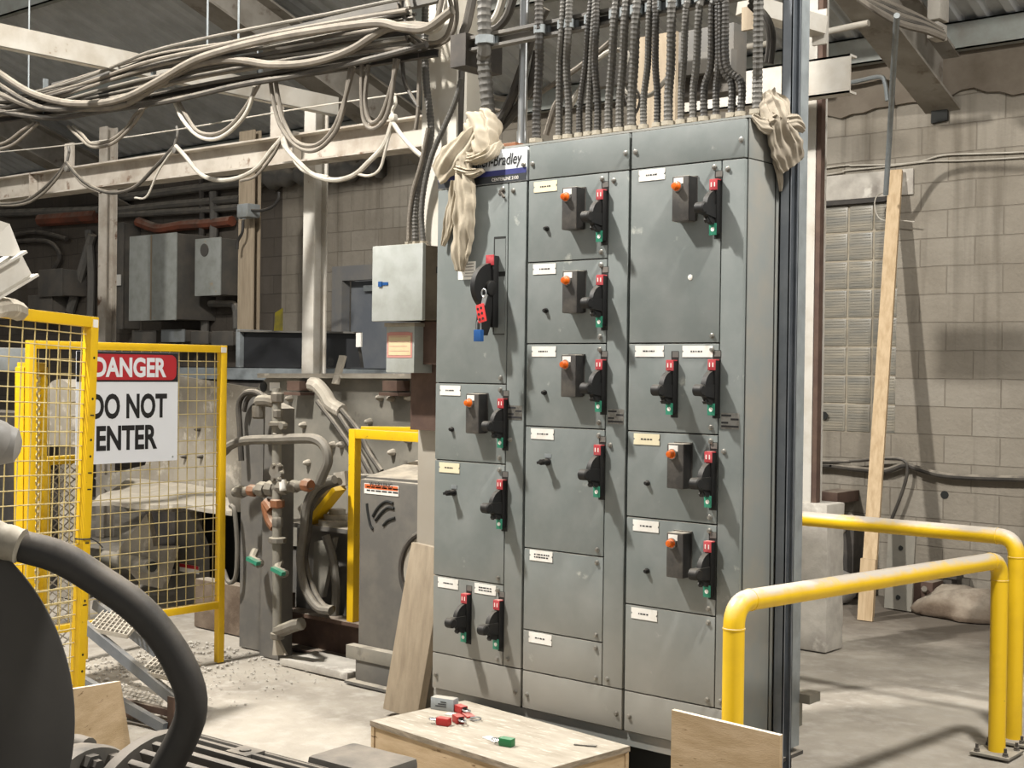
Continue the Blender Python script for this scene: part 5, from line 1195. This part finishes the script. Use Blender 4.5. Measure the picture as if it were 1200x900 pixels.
# white column with concrete footing, and stub beam
yc = 3.0
a, b_ = W(937, 700, y=yc), W(968, 700, y=yc)
zf = W(950, 590, y=yc).z
bm = B(); bx(bm, (a.x-.02, yc, 0), (b_.x, yc+.22, zf), .012)
bmesh.ops.subdivide_edges(bm, edges=[e for e in bm.edges if e.calc_length() > .3], cuts=14)
for v in bm.verts: v.co += V((mnoise.noise(v.co*9)*.006, mnoise.noise(v.co*9+V((5, 0, 0)))*.006, 0))
solo('concrete_footing', bm, M['conc'], 'rough white concrete pier under the right-hand white column', 'pier')
bm = B(); ww = b_.x-a.x; cxx = W(942, 400, y=yc+.05).x
ibeam(bm, (cxx, yc+.12, zf-.1), (cxx, yc+.12, roofz(yc+.1)-.1), .14, .12, .012, .01, Y)
solo('steel_column', bm, M['white'], 'white steel column behind the right end of the grey cabinet', 'column')
bm = B(); aa = W(955, 300, y=yc+.03).x; bx(bm, (cxx+.066, yc+.05, zf), (cxx+.095, yc+.10, roofz(yc)-.1)); solo('rusty_angle', bm, M['rust'], 'dark red-brown angle along the right-hand white column', 'angle bar')
yb_ = 2.72
a = W(1000, 87, y=yb_); bm = B(); channel(bm, (-.62, yb_, a.z+.005), (a.x, yb_, a.z), .215, .08, .012, Z, Y)
solo('stub_beam', bm, M['white'], 'white channel beam ending beside the right-hand column', 'beam')
bm = B(); q0 = W(870, 5, y=2.4); q1 = W(962, 32, y=2.85); bar(bm, q0, q1, .12, .10); bx(bm, (q1.x-.05, 2.84, q1.z-.1), (q1.x+.04, 2.86, q1.z+.1)); lathe(bm, (q1.x+.0, 2.84, q1.z-.02), -Y, ((0, .03), (.02, .028), (.03, .012)), 6)
solo('bolted_brace', bm, M['white'], 'grey brace with end bolt joining the right-hand column high up', 'brace')
bm = B(); cyl(bm, W(965, 38, y=4.0), W(1018, 27, y=4.0), .022); solo('hanging_pipe', bm, M['cablew'], 'pale horizontal pipe under the roof right of the column', 'pipe')
bm = B(); cyl(bm, W(855, 58, y=4.4), W(905, 50, y=4.4), .022); solo('hanging_pipe', bm, M['cablew'], 'pale horizontal pipe under the roof behind the last conduit', 'pipe')

# leaning timber and short offcut
b0 = W(1015.5, 722, z=0); t0 = W(1050, 200, y=WY-.06)
bm = B(); bar(bm, b0, t0, .038, .094, (1, .2, 0)); solo('leaning_timber', bm, M['pine'], 'tall tan timber leaning against the block wall', 'timber')
b1 = W(1014, 727, z=0); bm = B(); q = W(1018, 655, y=b1.y+.02); bar(bm, b1, q, .036, .10, (1, .2, 0)); solo('short_timber', bm, M['pine'], 'short tan offcut standing at foot of the leaning timber', 'timber')

# conduit hanging, wires and hose on the wall
bm = B(); hose(bm, [W(1051, 18, y=3.4), W(1047, 80, y=4.0), W(1043, 150, y=4.6), W(1038, 228, y=4.9)], .019, 10); solo('conduit_pipe', bm, M['galv'], 'thin galvanised pipe hanging down the block wall beside the timber', 'pipe')
bm = B(); hose(bm, [W(963, 101, y=5.1), W(1000, 96, y=5.1), W(1030, 90, y=5.1), W(1037, 97, y=5.1), W(1040, 118, y=5.1)], .017, 8); solo('conduit_pipe', bm, M['galv'], 'small bent pipe on the wall under the roof', 'pipe')
for L, lab, r in (([(700, 235), (958, 198), (1000, 194), (1040, 193), (1075, 190), (1105, 182), (1150, 180), (1220, 177), (1500, 160)], 'upper thin wire strung along the block wall', .006), ([(700, 240), (958, 206), (990, 200), (1040, 195), (1090, 189), (1130, 188), (1220, 183), (1500, 165)], 'lower thin wire strung along the block wall', .005)):
    bm = B(); hose(bm, [W(p_, q_, y=WY-.02) for p_, q_ in L], r, 6); solo('wall_wire', bm, M['cablew'], lab, 'wire')
bm = B(); hose(bm, [W(p_, q_, y=WY-.06) for p_, q_ in ((700, 540), (945, 545), (975, 546), (1000, 549), (1035, 552), (1060, 545), (1075, 549), (1105, 557), (1150, 560), (1230, 562), (1500, 570))], .022, 9); solo('wall_hose', bm, M['cabled'], 'thick dark hose running along the block wall', 'hose')
bm = B(); hose(bm, [W(p_, q_, y=WY-.08) for p_, q_ in ((700, 538), (960, 541), (1000, 540), (1040, 537), (1060, 540), (1063, 555), (1056, 580), (1045, 608))], .013, 8); solo('wall_hose', bm, M['cabled'], 'dark hose bending down in front of the block wall', 'hose')
bm = B(); hose(bm, [W(p_, q_, y=WY-.1) for p_, q_ in ((1048, 222), (1030, 228), (1025, 238), (1028, 252), (1035, 258), (1050, 258), (1072, 260))], .005, 6); solo('tie_wire', bm, M['cablew'], 'loose wire tied round the leaning timber', 'wire')
# grey plate standing at wall foot
bm = B(); a = W(1036, 712, z=0); q = V((0, 0, 0))
p0 = V((a.x, a.y, 0)); p1 = W(1068, 712, y=a.y-.02); p1.z = 0
hh = W(1036, 622, y=a.y+.06).z
prism(bm, [p0, p1, p1+V((-.005, .06, hh)), p0+V((-.005, .06, hh))], (0, .02, 0)); t = solo('steel_plate', bm, M['grey'], 'grey steel plate with two holes leaning at wall foot', 'plate')
bm = B()
for f in (.16, .80):
    c = (p0+p1)/2+V((-.005, .06, hh))*f; lathe(bm, c+V((0, -.001, 0)), V((0, -1, .3)), ((0, .018), (.002, .018)), 12)
obj('bolt_hole', bm, M['gap'], t)
# clutter along the wall
def lump(c, s, seed, amp=.25, sub=3):
    bm = B(); bmesh.ops.create_icosphere(bm, subdivisions=sub, radius=1)
    for v in bm.verts:
        n = v.co.copy(); k = 1+amp*mnoise.noise(n*1.6+V((seed, 0, 0)))+amp*.5*mnoise.noise(n*4+V((0, seed, 0)))
        v.co = V((c[0]+n.x*s[0]*k, c[1]+n.y*s[1]*k, max(0.0, c[2]+n.z*s[2]*k)))
    return bm
a = W(983, 705, y=4.7); solo('plastic_bag', lump((a.x, 4.7, .10), (.13, .13, .14), 2.0), M['bag'], 'crumpled grey bag on floor left of the leaning timber', 'bag', ang=3)
a = W(1128, 700, y=4.75); solo('dirt_mound', lump((a.x, 4.8, .03), (.34, .22, .17), 5.0), M['dirt'], 'brown dirt mound at the foot of the block wall', 'dirt mound', ang=3)
bm = B(); a = W(1066, 690, y=4.85); bx(bm, (a.x, 4.8, 0), (a.x+.19, 4.98, .2), .004); solo('wooden_box', bm, M['rust'], 'dark brown box on floor beside the grey plate', 'box')
bm = B(); a = W(1058, 683, y=5.0); bx(bm, (a.x, 4.99, .21), (a.x+.4, 5.12, .27), .004); bx(bm, (a.x+.02, 5.0, 0), (a.x+.07, 5.1, .21)); bx(bm, (a.x+.3, 5.0, 0), (a.x+.36, 5.1, .21)); solo('low_shelf', bm, M['dark'], 'low dark shelf against the wall behind brown box', 'shelf')
bm = B(); a = W(1085, 690, z=.02); hose(bm, [W(1083, 690, y=4.7), W(1087, 700, z=.03), W(1100, 716, z=.02), W(1130, 722, z=.02), W(1165, 722, z=.02)], .02, 8); solo('floor_hose', bm, M['cable'], 'grey hose curving on floor beside the dirt mound', 'hose')
bm = B(); a = W(960, 575, y=4.9); b_ = W(985, 590, y=4.9); bx(bm, (a.x, 4.85, b_.z), (b_.x, 5.2, a.z), .006); solo('wall_bracket', bm, M['rust'], 'brown bracket block on the wall beside the concrete pier', 'bracket')
bm = B(); hose(bm, [W(965, 640, y=4.6), W(985, 625, y=4.8), W(998, 605, y=5.0)], .02, 8); solo('floor_hose', bm, M['cable'], 'pale hose rising behind the concrete pier', 'hose')
bm = B(); a = W(978, 615, y=4.95); b_ = W(1003, 700, y=4.95); bx(bm, (a.x, 4.9, 0), (b_.x, 5.1, a.z), .005); solo('dark_cabinet', bm, M['dark'], 'dark low cabinet against wall left of the leaning timber', 'cabinet')
# cable bundle under the rafter
for i in range(5):
    bm = B(); hose(bm, [W(990, -14, y=3.6), W(1040+i*2, 4+i*5, y=3.75), W(1075+i*3, 20+i*4, y=3.9), W(1103+i, 36+i*2, y=4.0)], .024, 8); solo('rafter_cable', bm, M['cabled' if i % 2 else 'cable'], 'dusty cable hanging in the bundle beside the right rafter', 'cable', 'cables beside the right rafter')
for x_ in (.60,):
    bm = B(); a = W(1090, 8, y=4.4); bx(bm, (a.x, 4.35, a.z-.10), (a.x+.09, 4.5, a.z+.14), .01); bx(bm, (a.x, 4.35, a.z-.22), (a.x+.08, 4.5, a.z-.115), .01); solo('concrete_block', bm, M['conc'], 'pale broken blocks above the right rafter', 'block')
bm = B(); a = W(1098, 135, y=WY-.02); prism(bm, [(a.x-.04, WY-.03, 3.46), (a.x+.08, WY-.03, 3.47), (a.x+.08, WY-.03, 3.56), (a.x-.04, WY-.03, 3.55)], (0, .03, 0)); solo('wall_pocket', bm, M['gap'], 'dark pocket in the wall below the rafter end', 'recess')
for i, (px, py) in enumerate(((1107, 580), (966, 487))):
    a = W(px, py, y=WY); bm = B(); lathe(bm, (a.x, WY-.003, a.z), Y, ((0, .03), (.003, .03)), 12); solo('wall_hole', bm, M['gap'], ('small round hole in the block wall right of the timber', 'dark bolt in the wall beside the glass blocks')[i], 'hole')
# ================================================================== FOREGROUND
# low plywood platform in front of the cabinet
bzt = .25
A_, B_, C_ = V((.166, -.524, bzt)), V((.214, -.035, bzt)), V((1.128, -.125, bzt))
e = (C_-B_).normalized(); f = V((e.y, -e.x, 0))
if f.dot(A_-B_) < 0: f = -f
D_ = C_+f*.50; A_ = B_+f*.50
t = thing('plywood_platform', 'low plywood platform box in front of the grey cabinet', 'platform', (A_+C_)/2-Z*bzt)
bm = B(); prism(bm, [A_-Z*.02, D_-Z*.02, C_-Z*.02, B_-Z*.02], (0, 0, .02)); obj('top_sheet', bm, M['plytop'], t)
for p, q in ((A_, D_), (D_, C_), (C_, B_), (B_, A_)):
    inn = ((A_+C_)/2-(p+q)/2); inn.z = 0; inn = inn.normalized()*.018
    bm = B(); p2, q2 = p+inn*.3, q+inn*.3; prism(bm, [V((p2.x, p2.y, 0)), V((q2.x, q2.y, 0)), V((q2.x, q2.y, bzt-.021)), V((p2.x, p2.y, bzt-.021))], inn); obj('side_panel', bm, M['ply'], t)
bm = B()
for p, q in ((A_, D_), (D_, C_), (B_, A_)): bar(bm, p-Z*.010, q-Z*.010, .003, .020)
obj('top_edge', bm, M['plyedge'], t)
# padlocks and box on the platform
def padlock(px, py, ang, m, lab, tag_=True, op=False):
    c = W(px, py, z=bzt+.02); R = Matrix.Rotation(ang, 3, 'Z')
    t = thing('padlock', lab, 'padlock', (c.x, c.y, bzt), None)
    bm = B(); box(bm, (c.x, c.y, bzt+.016), (.054, .034, .030), R, .004); obj('lock_body', bm, M[m], t)
    bm = B(); P = [(.028, -.010), (.052, -.010), (.062, -.004), (.062, .004), (.052, .010), (.028 if not op else .044, .010)]
    tube(bm, spline([V((c.x, c.y, bzt+.019))+R @ V((a, b_, 0)) for a, b_ in P], 5), .0035, 7); obj('shackle', bm, M['steel'], t)
    if tag_:
        bm = B(); box(bm, V((c.x, c.y, bzt+.019))+R @ V((.0305, .0, 0)), (.001, .018, .02), R); obj('keyway', bm, M['gap'], t)
padlock(540, 829.5, math.radians(-15), 'redlock', 'red padlock lying beside the white box on plywood platform')
padlock(520, 844, math.radians(195), 'redlock', 'red padlock at the front left of the group on the platform')
padlock(537, 841, math.radians(-25), 'redlock', 'red padlock in the middle front of the group on the platform')
padlock(594, 868, math.radians(190), 'greenlock', 'green padlock lying alone in the middle of the platform')
t = thing('lockout_hasp', 'red lockout hasp lying open behind the red padlocks on platform', 'lockout hasp', W(550, 837, z=bzt))
c = W(549, 838, z=bzt+.006); bm = B(); box(bm, c, (.07, .035, .008), Matrix.Rotation(-.5, 3, 'Z'), .003); obj('hasp_body', bm, M['redlock'], t)
bm = B(); tube(bm, spline([c+V(q) for q in ((.03, -.02, 0), (.06, -.01, .004), (.085, -.02, .004), (.075, -.045, 0), (.04, -.04, 0))], 5), .003, 6); obj('jaw', bm, M['steel'], t)
c = W(521, 823, z=bzt+.03); t = thing('lock_carton', 'small white carton standing at back of the plywood platform', 'carton', (c.x, c.y, bzt)); R = Matrix.Rotation(.25, 3, 'Z')
bm = B(); box(bm, (c.x, c.y, bzt+.026), (.105, .045, .05), R, .002); obj('carton_body', bm, M['boxg'], t)
bm = B(); box(bm, V((c.x, c.y, bzt+.026))+R @ V((-.053, 0, 0)), (.001, .026, .03), R)
for k in range(3): box(bm, V((c.x, c.y, bzt+.018+.009*k))+R @ V((-.005+.006*k, -.023, 0)), (.05-.012*k, .001, .004), R)
obj('carton_printing', bm, M['ink'], t)
c = W(577, 866, z=bzt+.004); bm = B(); box(bm, (c.x, c.y, bzt+.003), (.085, .035, .003), Matrix.Rotation(-.25, 3, 'Z')); solo('paper_tag', bm, M['plate'], 'white paper tag beside the green padlock on platform', 'tag')
c = W(531, 837, z=bzt+.004); bm = B(); box(bm, (c.x, c.y, bzt+.003), (.06, .03, .003), Matrix.Rotation(.2, 3, 'Z')); solo('paper_tag', bm, M['plate'], 'white paper tag between the red padlocks on platform', 'tag')
c = W(686, 873, z=bzt+.004); bm = B(); box(bm, (c.x, c.y, bzt+.004), (.085, .016, .005), Matrix.Rotation(.45, 3, 'Z'), .001); solo('wood_chip', bm, M['greyd'], 'small dark wood chip at the right end of platform', 'wood chip')

# round dark guard at lower left
c = W(-246, 884, d=2.3); r = 324*2.3/FPX
ax = (CAM-c); ax.z = 0; ax = ax.normalized()
t = thing('drum_guard', 'large dark round drum guard filling the lower left corner', 'machine guard', (c.x, c.y, 0))
bm = B(); lathe(bm, c-ax*.22, ax, ((0, r*.97), (.01, r), (.21, r), (.218, r*.995), (.22, r*.98)), 96); obj('drum', bm, M['hub'], t)
bm = B(); bx(bm, (c.x-.30, c.y-.10, 0), (c.x+.30, c.y+.10, c.z-r*.9)); obj('pedestal', bm, M['dark'], t)
# finned motor
P0 = W(238, 861, d=2.85); P1 = W(372, 897, z=P0.z); axm = (P1-P0).normalized()
v = (P0-CAM).normalized(); n = axm.cross(v).normalized(); n = n if n.z > 0 else -n
R0 = .205
C0 = P0-n*R0; side = axm.cross(Z).normalized()
t = thing('electric_motor', 'dark finned electric motor casing at the bottom left foreground', 'motor', (C0.x+axm.x*.2, C0.y+axm.y*.2, 0))
bm = B(); lathe(bm, C0-axm*.02, axm, ((0, .15), (.01, .165), (.50, .165), (.51, .15)), 40); obj('casing', bm, M['motor'], t)
bm = B()
for k in range(40):
    a = 2*math.pi*(k+.5)/40; d = Z*math.sin(a)+side*math.cos(a); tn = axm.cross(d)
    bar(bm, C0+d*.183, C0+axm*.48+d*.183, .013, .046, d, .003)
obj('cooling_fin', bm, M['motor'], t)
bm = B(); a = math.radians(66); d = Z*math.sin(a)-side*math.cos(a)*-1
bar(bm, C0+axm*.17+Z*.196-side*.02, C0+axm*.23+Z*.196-side*.02, .05, .018); lathe(bm, C0+axm*.20+Z*.204-side*.02, Z, ((0, .012), (.004, .012)), 10); obj('lifting_boss', bm, M['motor'], t)
bm = B(); lathe(bm, C0-axm*.02, -axm, ((0, .205), (.02, .208), (.03, .205), (.034, .19), (.07, .175), (.072, .15), (.12, .11), (.13, .06)), 40); obj('end_bell', bm, M['motor'], t)
bm = B(); lathe(bm, C0+axm*.48, axm, ((0, .205), (.03, .208), (.12, .19), (.15, .12)), 40); obj('fan_cowl', bm, M['motor'], t)
for k in (-.16, .30):
    bm = B(); q = C0+axm*(.24+k*.6); bx(bm, (q.x-.10, q.y-.14, 0), (q.x+.10, q.y+.14, C0.z-.15)); obj('motor_foot', bm, M['dark'], t)
# terminal box beside the motor
tc_ = W(425, 889, d=2.80)
R = Matrix((axm, -side, Z)).transposed()
tb = thing('terminal_box', 'charcoal motor terminal box with rounded lid beside the fins', 'electrical box', (tc_.x, tc_.y, tc_.z-.1))
bm = B(); box(bm, tc_+V((0, 0, -.075)), (.175, .125, .10), R, .012); obj('box_body', bm, M['motor'], tb)
bm = B(); box(bm, tc_+V((0, 0, -.012)), (.19, .14, .035), R, .014); obj('lid', bm, M['motor'], tb)
bm = B(); bx(bm, (tc_.x-.05, tc_.y-.04, 0), (tc_.x+.05, tc_.y+.04, tc_.z-.125)); obj('stand', bm, M['dark'], tb)
# coupling flange with nuts, left of the motor
q = W(128, 878, d=2.72); cq = C0-axm*.30
t = thing('coupling', 'dark coupling flange with a ring of big nuts left of motor', 'coupling', (cq.x, cq.y, 0))
bm = B(); lathe(bm, cq-axm*.05, axm, ((0, .10), (.006, .125), (.066, .132), (.08, .128), (.082, .07)), 40); lathe(bm, cq-axm*.12, axm, ((0, .07), (.07, .07)), 24); obj('flange', bm, M['motor'], t)
for k in range(10):
    a = 2*math.pi*(k+.3)/10; d = Z*math.sin(a)+side*math.cos(a)
    bm = B(); lathe(bm, cq+axm*.028+d*.100, axm, ((0, .022), (.026, .022), (.027, .014), (.042, .013)), 6); obj('nut', bm, M['rubber'], t)
for k in range(8):
    a = 2*math.pi*(k+.5)/8; d = Z*math.sin(a)+side*math.cos(a)
    bm = B(); lathe(bm, cq-axm*.05+d*.115, -axm, ((0, .022), (.05, .022), (.06, .012)), 12); obj('bolt_head', bm, M['motor'], t)
bm = B(); cyl(bm, cq+axm*.03, C0-axm*.14, .05, sides=20); obj('shaft', bm, M['motor'], t)
bm = B(); bx(bm, (cq.x-.09, cq.y-.09, 0), (cq.x+.03, cq.y+.09, cq.z-.09)); obj('pedestal', bm, M['dark'], t)
# big flexible hose
L = [(-50, 615), (-10, 630), (25, 640), (70, 653), (115, 680), (160, 712), (195, 752), (220, 800), (224, 835), (212, 868), (195, 900), (180, 935), (170, 1000)]
hp = [W(a, b_, d=2.45+.10*i/12) for i, (a, b_) in enumerate(L)]
t = thing('thick_hose', 'thick black hose arching over the left foreground', 'hose', hp[-1])
bm = B(); P = resample(spline(hp, 8), .02); tube(bm, P, .026, 20, rad=lambda i, n: .030+.0004*math.sin(i*.8)); obj('hose_body', bm, M['rubber'], t)
bm = B(); P = [W(a, b_, d=2.445) for a, b_ in ((-30, 622), (-8, 630), (8, 635), (24, 640))]; P = resample(spline(P, 8), .008); tube(bm, P, .028, 16, rad=lambda i, n: .0322+.0012*math.sin(i*1.9)); obj('tape_wrap', bm, M['fitting'], t)
bm = B(); P = [W(-60, 512, d=2.4), W(-20, 514, d=2.4), W(0, 520, d=2.42)]; P = spline(P, 6); tube(bm, P+[P[-1]+(P[-1]-P[0]).normalized()*.028, P[-1]+(P[-1]-P[0]).normalized()*.036], .04, 24, rad=lambda i, n: .040 if i < n-2 else (.030 if i == n-2 else .012)); solo('pipe_end', bm, M['bag'], 'pale rounded pipe end poking in at the left edge', 'pipe')
# plywood behind the motor
a, b_ = W(72, 808, d=3.3), W(135, 798, d=3.6); c2 = W(152, 905, d=3.6)
bm = B(); z0 = 0
prism(bm, [V((a.x, a.y, 0)), V((c2.x+.02, c2.y, 0)), c2, b_, W(100, 804, d=3.44), a], (b_-a).cross(Z).normalized()*.015)
solo('plywood_sheet', bm, M['ply'], 'tan plywood scrap standing behind the coupling at left', 'board')
# ================================================================== LIGHT
def lamp(loc, size, power, col=(1, .96, .90), label='', aim=None):
    l = bpy.data.lights.new('high_bay_lamp', 'AREA'); l.shape = 'DISK'; l.size = size; l.energy = power; l.color = col
    o = bpy.data.objects.new('high_bay_lamp', l); COL.objects.link(o); o.location = loc
    d = (V(aim)-V(loc)) if aim else V((0, 0, -1)); o.rotation_euler = d.to_track_quat('-Z', 'Y').to_euler()
    return o
lamp((-1.95, -2.65, 6.6), .30, 850, aim=(-.6, 0, 0))
lamp((3.4, -.5, 5.5), .4, 330, aim=(2.4, .8, 0))
def fill_point(loc, power, col=(1, .97, .93)):
    l = bpy.data.lights.new('fill_light', 'POINT'); l.energy = power; l.color = col; l.shadow_soft_size = .15
    o = bpy.data.objects.new('fill_light', l); COL.objects.link(o); o.location = loc
fill_point((-1.95, -2.65, 6.2), 160); fill_point((3.4, -.5, 5.3), 130); fill_point((-7.5, -2.2, 6.0), 170); fill_point((6.0, 1.6, 4.6), 170)  # unseen fill lights added to brighten roof, rear wall and rafter side
wd = bpy.data.worlds.new('world'); SC.world = wd; wd.use_nodes = True
wd.node_tree.nodes['Background'].inputs[0].default_value = (.83, .82, .80, 1); wd.node_tree.nodes['Background'].inputs[1].default_value = .52
SC.view_settings.view_transform = 'Standard'; SC.view_settings.look = 'None'; SC.view_settings.gamma = 1; SC.view_settings.exposure = 0.0
SC.view_settings.use_curve_mapping = False
SC.cycles.max_bounces = 6; SC.cycles.use_denoising = True
